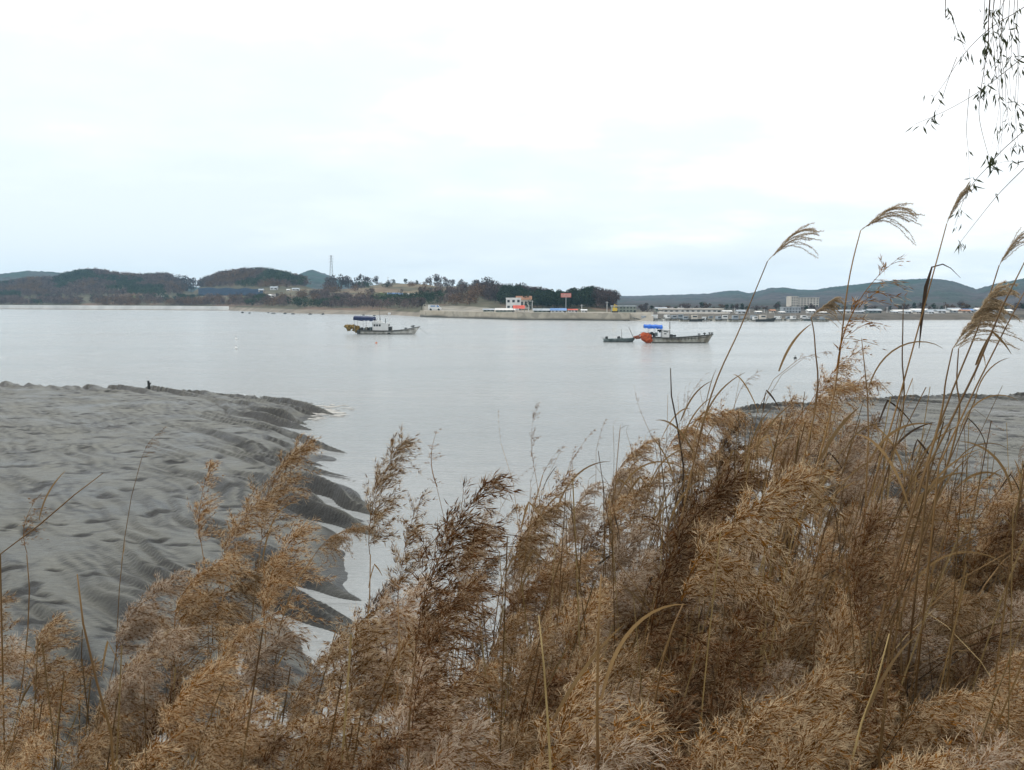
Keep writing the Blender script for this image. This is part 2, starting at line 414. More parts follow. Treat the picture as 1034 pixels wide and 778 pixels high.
def mud_mat():
    m, nt, N, L = newmat('tidal_mud')
    out = N.new('ShaderNodeOutputMaterial'); b = N.new('ShaderNodeBsdfPrincipled')
    tc = N.new('ShaderNodeTexCoord')
    def noise(sc, det=6, rough=0.6, st=(1, 1, 1)):
        mp = N.new('ShaderNodeMapping'); mp.inputs['Scale'].default_value = st; mp.inputs['Rotation'].default_value = (0, 0, math.radians(0))
        L.new(tc.outputs['Object'], mp.inputs[0])
        n = N.new('ShaderNodeTexNoise'); n.inputs['Scale'].default_value = sc; n.inputs['Detail'].default_value = det; n.inputs['Roughness'].default_value = rough
        L.new(mp.outputs[0], n.inputs['Vector']); return n.outputs[0]
    n1 = noise(0.35, 8, 0.65); n2 = noise(4.0, 9, 0.78, (.8, 1.6, 1))
    r1 = N.new('ShaderNodeValToRGB'); L.new(n1, r1.inputs[0])
    r1.color_ramp.elements[0].position = 0.33; r1.color_ramp.elements[0].color = (0.076, 0.078, 0.064, 1)
    r1.color_ramp.elements[1].position = 0.68; r1.color_ramp.elements[1].color = (0.165, 0.165, 0.140, 1)
    r2 = N.new('ShaderNodeMapRange'); L.new(n2, r2.inputs[0]); r2.inputs[1].default_value = 0.3; r2.inputs[2].default_value = 0.7; r2.inputs[3].default_value = 0.55; r2.inputs[4].default_value = 1.32
    sc = N.new('ShaderNodeVectorMath'); sc.operation = 'SCALE'; L.new(r1.outputs[0], sc.inputs[0]); L.new(r2.outputs[0], sc.inputs['Scale'])
    # scattered wet debris specks
    vo = N.new('ShaderNodeTexVoronoi'); vo.inputs['Scale'].default_value = 1.7; L.new(tc.outputs['Object'], vo.inputs['Vector'])
    sp = N.new('ShaderNodeMapRange'); L.new(vo.outputs['Distance'], sp.inputs[0]); sp.inputs[1].default_value = 0.05; sp.inputs[2].default_value = 0.11; sp.inputs[3].default_value = 0.35; sp.inputs[4].default_value = 1.0
    sc2 = N.new('ShaderNodeVectorMath'); sc2.operation = 'SCALE'; L.new(sc.outputs[0], sc2.inputs[0]); L.new(sp.outputs[0], sc2.inputs['Scale'])
    # fine drying cracks and runnels, broken up by noise
    nw = N.new('ShaderNodeTexNoise'); nw.inputs['Scale'].default_value = 0.9; nw.inputs['Detail'].default_value = 4; L.new(tc.outputs['Object'], nw.inputs['Vector'])
    wv = N.new('ShaderNodeVectorMath'); wv.operation = 'MULTIPLY_ADD'; L.new(nw.outputs['Color'], wv.inputs[0]); wv.inputs[1].default_value = (1.6, 1.6, 0); L.new(tc.outputs['Object'], wv.inputs[2])
    vc = N.new('ShaderNodeTexVoronoi'); vc.feature = 'DISTANCE_TO_EDGE'; vc.inputs['Scale'].default_value = 0.55; L.new(wv.outputs[0], vc.inputs['Vector'])
    cm_ = N.new('ShaderNodeMapRange'); L.new(vc.outputs['Distance'], cm_.inputs[0]); cm_.inputs[1].default_value = 0.0; cm_.inputs[2].default_value = 0.05; cm_.inputs[3].default_value = 1.0; cm_.inputs[4].default_value = 0.0
    gate = N.new('ShaderNodeMapRange'); L.new(noise(0.5, 3), gate.inputs[0]); gate.inputs[1].default_value = 0.48; gate.inputs[2].default_value = 0.58; gate.inputs[3].default_value = 0.0; gate.inputs[4].default_value = 0.75
    gm = N.new('ShaderNodeMath'); gm.operation = 'MULTIPLY'; L.new(cm_.outputs[0], gm.inputs[0]); L.new(gate.outputs[0], gm.inputs[1])
    iv = N.new('ShaderNodeMath'); iv.operation = 'SUBTRACT'; iv.inputs[0].default_value = 1.0; L.new(gm.outputs[0], iv.inputs[1])
    sc4 = N.new('ShaderNodeVectorMath'); sc4.operation = 'SCALE'; L.new(sc2.outputs[0], sc4.inputs[0]); L.new(iv.outputs[0], sc4.inputs['Scale']); sc2 = sc4
    # colour darkened: painted shade on step faces, wet silt in pits and low mud
    wa_ = N.new('ShaderNodeAttribute'); wa_.attribute_name = 'wet_shade'
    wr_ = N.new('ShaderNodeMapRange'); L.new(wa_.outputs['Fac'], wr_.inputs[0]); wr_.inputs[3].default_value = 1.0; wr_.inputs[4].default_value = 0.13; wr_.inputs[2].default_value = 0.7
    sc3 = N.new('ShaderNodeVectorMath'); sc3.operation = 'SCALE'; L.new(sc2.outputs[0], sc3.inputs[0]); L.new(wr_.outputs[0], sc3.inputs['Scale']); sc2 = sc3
    # litter covered soil of the bank
    n3 = noise(9.0, 6, 0.7); r3 = N.new('ShaderNodeValToRGB'); L.new(n3, r3.inputs[0])
    r3.color_ramp.elements[0].position = 0.35; r3.color_ramp.elements[0].color = (0.020, 0.017, 0.010, 1)
    r3.color_ramp.elements[1].position = 0.7; r3.color_ramp.elements[1].color = (0.085, 0.068, 0.040, 1)
    at_ = N.new('ShaderNodeAttribute'); at_.attribute_name = 'soil'
    mx = N.new('ShaderNodeMix'); mx.data_type = 'RGBA'
    L.new(at_.outputs['Fac'], mx.inputs[0]); L.new(sc2.outputs[0], mx.inputs[6]); L.new(r3.outputs[0], mx.inputs[7])
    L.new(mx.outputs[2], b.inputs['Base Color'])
    rr = N.new('ShaderNodeMapRange'); L.new(n1, rr.inputs[0]); rr.inputs[1].default_value = 0.35; rr.inputs[2].default_value = 0.65; rr.inputs[3].default_value = 0.30; rr.inputs[4].default_value = 0.66
    L.new(rr.outputs[0], b.inputs['Roughness']); b.inputs['Specular IOR Level'].default_value = 0.32
    n4 = noise(2.6, 10, 0.75, (0.8, 1.2, 1)); bp = N.new('ShaderNodeBump'); bp.inputs['Strength'].default_value = 0.9; bp.inputs['Distance'].default_value = 0.13
    L.new(n4, bp.inputs['Height']); L.new(bp.outputs[0], b.inputs['Normal'])
    L.new(b.outputs[0], out.inputs[0]); return m
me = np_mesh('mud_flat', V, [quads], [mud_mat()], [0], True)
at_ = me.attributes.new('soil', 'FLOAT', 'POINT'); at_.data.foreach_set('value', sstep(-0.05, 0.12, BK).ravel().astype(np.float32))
at_ = me.attributes.new('wet_shade', 'FLOAT', 'POINT'); at_.data.foreach_set('value', WET_SHADE.ravel().astype(np.float32))
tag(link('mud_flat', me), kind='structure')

def ground(x, y):
    z, _, _ = near_h(np.array([float(x)]), np.array([float(y)]))
    return float(z[0])

# ------------------------------------------------------------------ water
def water_mat():
    m, nt, N, L = newmat('grey_estuary_water')
    out = N.new('ShaderNodeOutputMaterial'); b = N.new('ShaderNodeBsdfPrincipled')
    tc = N.new('ShaderNodeTexCoord')
    def noise(sc, st, det, rough=0.55):
        mp = N.new('ShaderNodeMapping'); mp.inputs['Scale'].default_value = st; mp.inputs['Rotation'].default_value = (0, 0, math.radians(-9))
        L.new(tc.outputs['Object'], mp.inputs[0])
        n = N.new('ShaderNodeTexNoise'); n.inputs['Scale'].default_value = sc; n.inputs['Detail'].default_value = det; n.inputs['Roughness'].default_value = rough
        L.new(mp.outputs[0], n.inputs['Vector']); return n.outputs[0]
    n1 = noise(0.55, (0.35, 1.0, 1), 8, 0.65)     # wind ripples
    n2 = noise(0.045, (0.30, 1.0, 1), 5, 0.6)     # long current bands
    r1 = N.new('ShaderNodeValToRGB'); L.new(n2, r1.inputs[0])
    r1.color_ramp.elements[0].position = 0.35; r1.color_ramp.elements[0].color = (0.255, 0.275, 0.272, 1)
    r1.color_ramp.elements[1].position = 0.65; r1.color_ramp.elements[1].color = (0.385, 0.40, 0.395, 1)
    L.new(r1.outputs[0], b.inputs['Base Color'])
    rr = N.new('ShaderNodeMapRange'); L.new(n2, rr.inputs[0]); rr.inputs[1].default_value = 0.35; rr.inputs[2].default_value = 0.65; rr.inputs[3].default_value = 0.20; rr.inputs[4].default_value = 0.12
    L.new(rr.outputs[0], b.inputs['Roughness']); b.inputs['IOR'].default_value = 1.33
    ad = N.new('ShaderNodeMath'); ad.operation = 'MULTIPLY_ADD'; L.new(n2, ad.inputs[0]); ad.inputs[1].default_value = 1.2; L.new(n1, ad.inputs[2])
    bp = N.new('ShaderNodeBump'); bp.inputs['Strength'].default_value = 1.0; bp.inputs['Distance'].default_value = 0.75
    L.new(ad.outputs[0], bp.inputs['Height']); L.new(bp.outputs[0], b.inputs['Normal'])
    L.new(b.outputs[0], out.inputs[0]); return m
wm = water_mat()
gx = np.linspace(-2450, 2450, 41); gy = np.concatenate([np.linspace(-45, 300, 24), np.linspace(340, 2850, 30)])
GX, GY = np.meshgrid(gx, gy); ii = np.arange(GX.size).reshape(GX.shape)
me = np_mesh('water', np.stack([GX.ravel(), GY.ravel(), np.zeros(GX.size)], 1), [np.stack([ii[:-1, :-1], ii[:-1, 1:], ii[1:, 1:], ii[1:, :-1]], -1).reshape(-1, 4)], [wm], [0], True)
tag(link('water', me), kind='structure')

# churned shallow water off the tip of the left mud flat
fm = pmat('churned_foam', (0.34, 0.33, 0.30), (0.50, 0.49, 0.46), 0.8, 3)
r_ = random.Random(5); vs = []; fs = []
for k in range(80):
    t = r_.random(); px = 285 + 62 * t + r_.gauss(0, 5); py = 411.5 + r_.gauss(0, 2.4) + (1 - t) * 7 + (6 if r_.random() < 0.35 else 0)
    p = on(px, py, 0.03); l = r_.uniform(0.15, 0.7); wd = r_.uniform(0.06, 0.22); b0 = len(vs)
    for q in range(9):
        a = 2 * math.pi * q / 9; vs.append((p.x + l * math.cos(a) * r_.uniform(.6, 1), p.y + wd * math.sin(a) * r_.uniform(.6, 1), 0.012 + 0.02 * r_.random()))
    vs.append((p.x, p.y, 0.06))
    for q in range(9): fs.append((b0 + q, b0 + (q + 1) % 9, b0 + 9))
me = bpy.data.meshes.new('foam'); me.from_pydata(vs, [], fs); me.materials.append(fm)
tag(link('foam', me), kind='stuff')

# ------------------------------------------------------------------ far shore terrain
DS = [(-300, 690), (5, 640), (230, 560), (300, 440), (400, 390), (430, 345), (520, 300), (660, 283)]
DEP = [(-300, 380), (200, 350), (300, 330), (430, 260), (520, 150), (600, 80), (660, 60)]
SKY_L = [(-300, 276), (5, 284), (30, 280), (57, 279), (75, 273), (95, 271), (120, 275), (140, 277), (160, 276), (172, 276), (185, 286), (195, 288), (205, 281), (225, 274), (245, 271), (270, 271), (290, 275), (305, 279), (320, 283), (345, 285), (360, 285), (385, 284), (400, 285), (420, 286), (440, 286), (455, 286), (475, 287), (490, 286), (510, 288), (530, 290), (545, 292), (562, 295), (568, 292), (600, 290), (612, 293), (622, 296), (632, 302), (640, 308), (660, 318)]
TREEH = [(-300, 7), (320, 7), (350, 5), (375, 3.0), (400, 0.8), (430, 0.8), (440, 2.0), (470, 1.5), (490, 4), (520, 5.5), (660, 5.5)]

def left_land(px, q):
    ds = lerp_tab(px, DS); dep = lerp_tab(px, DEP); d = ds + q * dep
    dr = ds + dep
    zr = 6 + (HZ - lerp_tab(px, SKY_L)) * dr / 1000 - lerp_tab(px, TREEH)
    quay = sstep(420, 432, px)
    zb = 2.0 * (1 - quay) + 2.25 * quay                       # beach / quay level
    beach = np.clip((d - ds) / (14 * (1 - quay) + 3.5 * quay), -0.5, 1) * zb
    qf = np.clip((d - ds) - (10 * (1 - quay) + 30 * quay), 0, None) / np.maximum(dep - (10 * (1 - quay) + 30 * quay), 1)
    up = sstep(0, 1, np.clip(qf, 0, 1)) * 0.62 + 0.38 * np.clip(qf, 0, 1)
    z = beach + np.maximum(zr - zb, -2.0) * up
    back = np.clip((q - 1) / 0.9, 0, 1)
    z = z * (1 - back ** 1.5) - 3 * back
    z = z + np.where((q > 0.1) & (q < 1.3), 0.6 * fbm(px * 0.05, d * 0.02, 3, 5) * np.minimum(1, dep / 200), 0)
    return d, z

def pxx(px, d): return (px - CX) / F * d * 0.9963 + 0 * d
pxs = np.arange(-300, 661, 3.0)
qs = np.concatenate([[-0.06, -0.03, -0.01], np.linspace(0, 0.12, 13), np.linspace(0.14, 1.1, 42), np.linspace(1.15, 1.9, 10)])
PX, Q = np.meshgrid(pxs, qs); D, ZZ = left_land(PX, Q)
PYY = HZ + (6 - ZZ) / D * 1000
def land_colour(px, py, q):
    """land use: brown heath, olive scrub, straw fields, green plots, grey-tan foreshore"""
    n = fbm(px * 0.045, py * 0.35, 4, 15); n2 = fbm(px * 0.02 + 9, py * 0.2, 3, 16)
    base = np.stack([0.085 + 0.03 * n, 0.080 + 0.02 * n, 0.052 + 0.015 * n], -1)
    heath = np.array([0.15, 0.105, 0.075]); straw = np.array([0.21, 0.165, 0.105]); green = np.array([0.11, 0.15, 0.055])
    k = sstep(0.05, 0.35, n2)[..., None]; base = base * (1 - k) + heath * k
    f = ((px > 290) & (px < 460) & (py > 284) & (py < 300)).astype(float)[..., None] * sstep(-0.15, 0.25, fbm(px * 0.02, py * 0.5, 3, 18))[..., None]
    base = base * (1 - f) + straw * 0.85 * f
    for (a, b, c, d) in ((131, 150, 299, 303), (238, 262, 299, 304), (370, 395, 296, 299)):
        g = ((px > a) & (px < b) & (py > c) & (py < d)).astype(float)[..., None]; base = base * (1 - g) + green * g
    b = (q < 0.035).astype(float)[..., None] * (px < 428)[..., None]; base = base * (1 - b) + np.array([0.20, 0.175, 0.14]) * b
    b = ((px >= 428) & (q < 0.3))[..., None].astype(float) * sstep(0.5, 0.1, q)[..., None]; base = base * (1 - b) + np.array([0.27, 0.25, 0.21]) * b
    return base
def land_sheet(name, PX, D, ZZ, colr, m):
    ii = np.arange(PX.size).reshape(PX.shape)
    me = np_mesh(name, np.stack([pxx(PX, D).ravel(), D.ravel(), ZZ.ravel()], 1), [np.stack([ii[:-1, :-1], ii[:-1, 1:], ii[1:, 1:], ii[1:, :-1]], -1).reshape(-1, 4)], [m], [0], True)
    a = me.attributes.new('land', 'FLOAT_COLOR', 'POINT')
    c = np.ones((PX.size, 4), np.float32); c[:, :3] = colr.reshape(-1, 3); a.data.foreach_set('color', c.ravel())
    return tag(link(name, me), kind='structure')
land_sheet('far_shore', PX, D, ZZ, land_colour(PX, PYY, Q), attr_land('far_shore_ground', scale=0.12, amt=0.4))

# low plain with the harbour and the blue hills behind it (also behind the left land)
DS2 = [(-500, 760), (560, 700), (600, 330), (640, 296), (700, 285), (830, 285), (900, 297), (1034, 300), (1600, 330)]
SKY_R = [(-500, 285), (-100, 279), (5, 277), (30, 274), (57, 276), (80, 281), (150, 290), (270, 291), (298, 281), (306, 276), (315, 273), (328, 277), (345, 284), (380, 292), (560, 299), (640, 299.5), (665, 298.5), (690, 298), (715, 297), (735, 294), (745, 293.8), (756, 297), (766, 294.5), (778, 291.5), (792, 291), (806, 293), (822, 293.5), (838, 290.5), (870, 287), (905, 283.5), (930, 282), (945, 282), (962, 284.5), (975, 289), (985, 292.5), (995, 290), (1010, 286), (1034, 282), (1150, 276), (1400, 280), (1600, 286)]
RD = [(-500, 1500), (640, 2150), (740, 2150), (780, 1900), (900, 1700), (1034, 1500), (1600, 1500)]
def right_land(px, q):
    ds = lerp_tab(px, DS2); dr = lerp_tab(px, RD); foot = np.maximum(ds + 150, dr * 0.50)
    d = ds + q * (dr - ds)
    zr = 6 + (HZ - lerp_tab(px, SKY_R)) * dr / 1000
    z = np.clip((d - ds) / 8, -0.4, 1) * 1.4 + np.clip((d - ds) / (foot - ds), 0, 1) * 2.0
    t = np.clip((d - foot) / (dr - foot), 0, 1)
    bump = fbm(px * 0.02, d * 0.006, 4, 33)
    z = z + (zr - 3.4) * (0.55 * sstep(0, 1, t) + 0.45 * t) * (1 + 0.22 * bump * (1 - t) * t * 4)
    z = z + 3.0 * fbm(px * 0.22, d * 0.03, 3, 35) * sstep(0.02, 0.2, t)
    back = np.clip((q - 1) / 0.35, 0, 1); z = z * (1 - back) - 5 * back
    return d, z
pxs = np.arange(-500, 1601, 3.0); qs = np.concatenate([[-0.02, -0.008, -0.003], np.linspace(0, 0.03, 6), np.linspace(0.05, 1.0, 90), np.linspace(1.03, 1.4, 8)])
PX2, Q2 = np.meshgrid(pxs, qs); D2, Z2 = right_land(PX2, Q2)
PY2 = HZ + (6 - Z2) / D2 * 1000
n = fbm(PX2 * 0.03, D2 * 0.008, 4, 43)[..., None]; n_ = fbm(PX2 * 0.01 + 5, D2 * 0.003, 3, 44)[..., None]
pineg = np.array([0.016, 0.036, 0.024]); brn = np.array([0.050, 0.042, 0.042]); mud_c = np.array([0.10, 0.09, 0.075])
hgt = sstep(6, 26, Z2)[..., None]
k = np.clip(sstep(-0.25, 0.3, n + 0.6 * n_) * 0.75 + 0.55 * (hgt - 0.3), 0, 1)
col = brn * (1 - k) + pineg * k
lo = (sstep(0.12, 0.03, Q2))[..., None]; col = col * (1 - lo) + mud_c * lo
land_sheet('hills', PX2, D2, Z2, col, attr_land('wooded_hill_ground', scale=0.03, amt=0.8, bump=1.0, bscale=0.09))

# ------------------------------------------------------------------ trees of the far shore
def crown_faces(rng, n, kind, h):
    """random small leaf/twig clumps through the volume of a crown, h = height of tree"""
    cs = []; r = 0.36 * h
    if kind == 'pine':
        lob = [(rng.normal(0, .10), rng.normal(0, .10), rng.uniform(.25, .85), rng.uniform(.14, .24)) for _ in range(8)]
    else:
        lob = [(rng.normal(0, .15), rng.normal(0, .15), rng.uniform(.22, .84), rng.uniform(.13, .24)) for _ in range(12)]
    V = []
    for i in range(n):
        l = lob[rng.integers(len(lob))]; u = rng.normal(size=3); u /= np.linalg.norm(u); rad = l[3] * rng.uniform(.35, 1.05) ** 0.6
        c = np.array([l[0] + u[0] * rad, l[1] + u[1] * rad, min(l[2] + u[2] * rad * 0.85, 1.0)]) * h
        a = rng.normal(size=3); a /= np.linalg.norm(a); b = np.cross(a, rng.normal(size=3)); b /= np.linalg.norm(b)
        if kind == 'bare':
            a[2] = abs(a[2]) + .5; a /= np.linalg.norm(a); sa, sb = rng.uniform(.05, .11) * h, rng.uniform(.012, .03) * h
        else:
            sa, sb = rng.uniform(.03, .065) * h, rng.uniform(.022, .05) * h
        V += [c - a * sa, c + b * sb, c + a * sa, c - b * sb]
    return np.array(V), np.arange(4 * n).reshape(-1, 4)

def limbs(h, seed, kind):
    r = random.Random(seed); mb = MB()
    mb.tube([(0, 0, -0.4), (0.02 * h, 0, .3 * h), (0, 0.02 * h, .62 * h), (0.01 * h, 0, .85 * h)], [.022 * h, .017 * h, .011 * h, .004 * h], 5)
    for k in range(7 if kind != 'pine' else 4):
        a = r.uniform(0, 6.28); z0 = r.uniform(.22, .6) * h; l = r.uniform(.16, .3) * h
        mb.tube([(0.01 * h, 0, z0), (l * .5 * math.cos(a), l * .5 * math.sin(a), z0 + l * .5), (l * math.cos(a), l * math.sin(a), z0 + l * 1.05)], [.010 * h, .007 * h, .003 * h], 4)
    return mb

PROTO = {}
for kind, nf, mm in (('bare', 420, 'bare'), ('russet', 360, 'russet'), ('pine', 360, 'pine')):
    PROTO[kind] = []
    for v in range(4):
        rng = np.random.default_rng(100 + v + len(kind) * 10)
        cv_, cf_ = crown_faces(rng, nf, kind, 1.0)
        cm = np_mesh(kind + '_crown', cv_, [cf_], [M[mm]], [0])
        tm = limbs(1.0, v + 5, kind).mesh('trunk', M['bark'])
        lv, lf = crown_faces(rng, 110, kind, 1.0); lv = (lv - np.array([0, 0, .5])) * np.array([1, 1, 1]) + np.array([0, 0, .5])
        PROTO[kind].append((tm, cm, lv, lf))

def wood_mask(px, py, q, n):
    """where woodland stands on the left land (photo columns/rows of the ground point)"""
    top = np.interp(px, [-300, 5, 170, 200, 290, 340, 370, 400, 465, 480, 520, 640], [400, 301, 299, 291, 291, 287, 285.5, 284, 284, 300, 312, 312])
    m = (py < top)
    belt = ((px > 318) & (px < 426) & (py > 303) & (py < 312.5)) | ((px > 425) & (px < 480) & (py > 297) & (py < 309))
    belt |= (px > -300) & (px < 300) & (py > 303) & (py < 310.0) & (n > -0.08)
    belt |= (px > 150) & (px < 330) & (py > 297) & (n > 0.1)
    belt |= (px > 330) & (px < 480) & (py > 288) & (py < 303) & (n > 0.24)
    belt &= ~((px > 190) & (px < 300) & (py < 303))
    return (m | belt) & (q > 0.06) & (q < 1.25)

rng = np.random.default_rng(12)
n = 110000
px = rng.uniform(-200, 645, n); q = rng.uniform(0.05, 1.2, n)
d, z = left_land(px, q); py = HZ + (6 - z) / d * 1000
# density per square metre even: weight by area of the sample
wgt = d * lerp_tab(px, DEP); keep = rng.uniform(0, 1, n) < wgt / wgt.max()
nn = fbm(px * 0.05, d * 0.02, 3, 77)
keep &= wood_mask(px, py, q, nn)
px, q, d, z, py = px[keep], q[keep], d[keep], z[keep], py[keep]
x = pxx(px, d)
ok = []; cell = {}
for i in range(len(px)):
    dens = 3.0 if 480 < px[i] < 640 else 3.9
    c = (int(x[i] // dens), int(d[i] // dens))
    if c in cell: continue
    cell[c] = 1; ok.append(i)
trees = []
for i in ok:
    k = perlin(np.array([px[i] * 0.02 + 3]), np.array([d[i] * 0.012]), 88)[0]
    kind = 'pine' if (k > 0.16 or (563 < px[i] < 604 and q[i] > 0.5) or (128 < px[i] < 166 and 292 < py[i] < 301)) else ('russet' if k < -0.25 else 'bare')
    if 600 < px[i] and kind == 'pine': kind = 'bare'
    th = lerp_tab(px[i], TREEH) if q[i] > 0.75 else (4.2 if 318 < px[i] < 480 else (5.0 if px[i] > 480 else 4.5))
    th = max(th, 2.2) * rng.uniform(0.75, 1.2)
    trees.append((px[i], float(x[i]), float(d[i]), float(z[i]), th, kind))
# lone trees standing against the sky
for (p, pyb, pt) in ((181, 285, 277.5), (188, 286, 278), (193, 287, 280), (345, 284, 277), (352, 284, 279), (364, 284, 277), (371, 284, 279), (336, 283, 278), (380, 285, 279), (398, 285, 282), (410, 285, 281.5), (434, 285, 279.5), (441, 285, 277), (449, 285, 279.5), (457, 286, 282), (468, 286, 284), (492, 287, 280), (466, 287, 282), (480, 287, 282), (502, 288, 284), (526, 290, 286), (421, 286, 283)):
    dd, zz = left_land(np.array([float(p)]), np.array([0.97])); dd = float(dd[0]); zz = float(zz[0])
    trees.append((p, float(pxx(p, dd)), dd, zz - 1.0, max(3.2, 7 + (HZ - pt) * dd / 1000 - zz), 'pine' if p in (398, 410, 421) else 'bare'))
# individuals: those that show largest and are in view
inview = [t for t in trees if 0 < t[0] < 650]
lone = inview[-22:]
inview = sorted(inview[:-22], key=lambda t: -t[4] / t[2])
INDIV = lone + inview[:200]
REST = [t for t in trees if t not in set(INDIV)]
print('trees', len(trees), 'individual', len(INDIV))
KL = {'bare': 'leafless brown', 'russet': 'russet leaved', 'pine': 'dark evergreen'}
def region(p):
    if p < 200: return 'on the far wooded ridge above the pale seawall'
    if p < 330: return 'near the white cottages on the far hillside'
    if p < 428: return 'above the brown foreshore behind the left boat'
    if p < 500: return 'on the slope above the left end of the stone quay'
    if p < 562: return 'on the wooded slope behind the white quayside building'
    return 'on the wooded headland by the red billboard'
for i, (p, tx, ty, tz, th, kind) in enumerate(INDIV):
    tm, cm, lv, lf = PROTO[kind][i % 4]
    lab = f'{KL[kind]} tree {region(p)}'
    if i < 22: lab = f'{KL[kind]} tree standing against the sky ' + ('in the saddle of the left ridge' if p < 200 else 'beside the lattice pylon' if p < 390 else 'on the open skyline right of the pylon' if p < 438 else 'on the open skyline above the quay end' if p < 475 else 'above the white quayside building')
    o = empty('pine_tree' if kind == 'pine' else 'deciduous_tree', lab, 'tree', (tx, ty, tz), random.uniform(0, 6.28), f'{KL[kind]} trees {region(p)}')
    if i < 22: o['group'] = lab.replace(' tree ', ' trees ')
    o.scale = (th * random.uniform(.95, 1.3), th * random.uniform(.95, 1.3), th)
    link('trunk', tm, o); link('crown', cm, o)
# the rest of the wood, one mass
Vs = {0: [], 1: [], 2: [], 3: []}; 
cnt = 0; allV = []; allF = []; allM = []
for i, (p, tx, ty, tz, th, kind) in enumerate(REST):
    tm, cm, lv, lf = PROTO[kind][i % 4]; a = rng.uniform(0, 6.28); ca, sa = math.cos(a), math.sin(a); s = th * rng.uniform(.95, 1.3)
    v = np.stack([tx + s * (lv[:, 0] * ca - lv[:, 1] * sa), ty + s * (lv[:, 0] * sa + lv[:, 1] * ca), tz + th * lv[:, 2]], 1)
    w_ = 0.02 * th
    tv = np.array([[tx - w_, ty, tz - .3], [tx + w_, ty, tz - .3], [tx, ty, tz + .7 * th], [tx, ty - w_, tz - .3]])
    allV += [v, tv]; allF += [lf + cnt, np.array([[cnt + len(v), cnt + len(v) + 1, cnt + len(v) + 2, cnt + len(v) + 3]])]; cnt += len(v) + 4
    allM += [np.full(len(lf), {'bare': 0, 'russet': 1, 'pine': 2}[kind]), np.array([3])]
me = np_mesh('woodland', np.vstack(allV), [np.vstack(allF)], [M['bare'], M['russet'], M['pine'], M['bark']], [np.concatenate(allM)])
tag(link('woodland', me), kind='stuff')
# ------------------------------------------------------------------ haze over the estuary
hz, nt, N_, L_ = newmat('haze_air')
o_ = N_.new('ShaderNodeOutputMaterial'); pv = N_.new('ShaderNodeVolumePrincipled')
pv.inputs['Color'].default_value = (0.45, 0.75, 1.0, 1); pv.inputs['Density'].default_value = 0.00015; pv.inputs['Anisotropy'].default_value = 0.1
L_.new(pv.outputs[0], o_.inputs['Volume'])
hb = MB().box((0, 1400, 46), (5200, 3000, 108))
tag(hb.build('haze', hz), kind='stuff')

# ------------------------------------------------------------------ fishing boats
def hull_mesh(L, B, zs, zb, rake, nst=18, draft=0.35, tumble=0.82, stern_w=0.8):
    """hull with a raked bow at +x; zs(u) sheer height, returns MB for shell, deck, strake and stain"""
    sh, dk, st, fo = MB(), MB(), MB(), MB()
    rows = []
    for i in range(nst + 1):
        u = i / nst
        b = B / 2 * (stern_w + (1 - stern_w) * min(1, u * 3)) * (1 - max(0, (u - .55) / .45) ** 2.2 * 0.97)
        z = zs(u); xt = -L / 2 + L * u
        xr = lambda h: xt + rake * u ** 3 * (h / zs(1.0)) - 0.25 * rake * u ** 6
        wl = b * (tumble - 0.25 * max(0, u - .5)); 
        rows.append([(xr(z), -b, z), (xr(z * .5), -(b * .55 + wl * .45), z * .5), (xr(0.04), -wl, 0.04), (xr(-draft), -wl * .55, -draft),
                     (xr(-draft), wl * .55, -draft), (xr(0.04), wl, 0.04), (xr(z * .5), (b * .55 + wl * .45), z * .5), (xr(z), b, z)])
    n = 8; vs = [p for r in rows for p in r]; fs = []
    for i in range(nst):
        for k in range(n - 1): fs.append((i * n + k, i * n + k + 1, (i + 1) * n + k + 1, (i + 1) * n + k))
    fs.append(tuple(range(n))); fs.append(tuple(nst * n + k for k in reversed(range(n))))
    sh.add(vs, fs)
    dv = []; df = []
    for r in rows:
        z = r[0][2] - 0.16
        dv += [(r[0][0], r[0][1] * .95, z), (r[7][0], r[7][1] * .95, z)]
    for i in range(nst): df.append((2 * i, 2 * i + 2, 2 * i + 3, 2 * i + 1))
    dk.add(dv, df)
    for side in (0, 7):
        sg = -1 if side == 0 else 1
        st.tube([(r[side][0], r[side][1] + sg * 0.02, r[side][2] - 0.02) for r in rows], 0.06, 5)
        st.tube([(r[side][0] * .5 + r[side + (1 if side == 0 else -1)][0] * .5, (r[side][1] + r[side + (1 if side == 0 else -1)][1]) * .5 + sg * 0.03, r[side][2] * .74) for r in rows[:-1]], 0.04, 5)
        k = 2 if side == 0 else 5
        fo.tube([(r[k][0], r[k][1] + sg * 0.01, 0.05) for r in rows[:-1]], [0.07] * nst, 5)
    return sh, dk, st, fo, rows

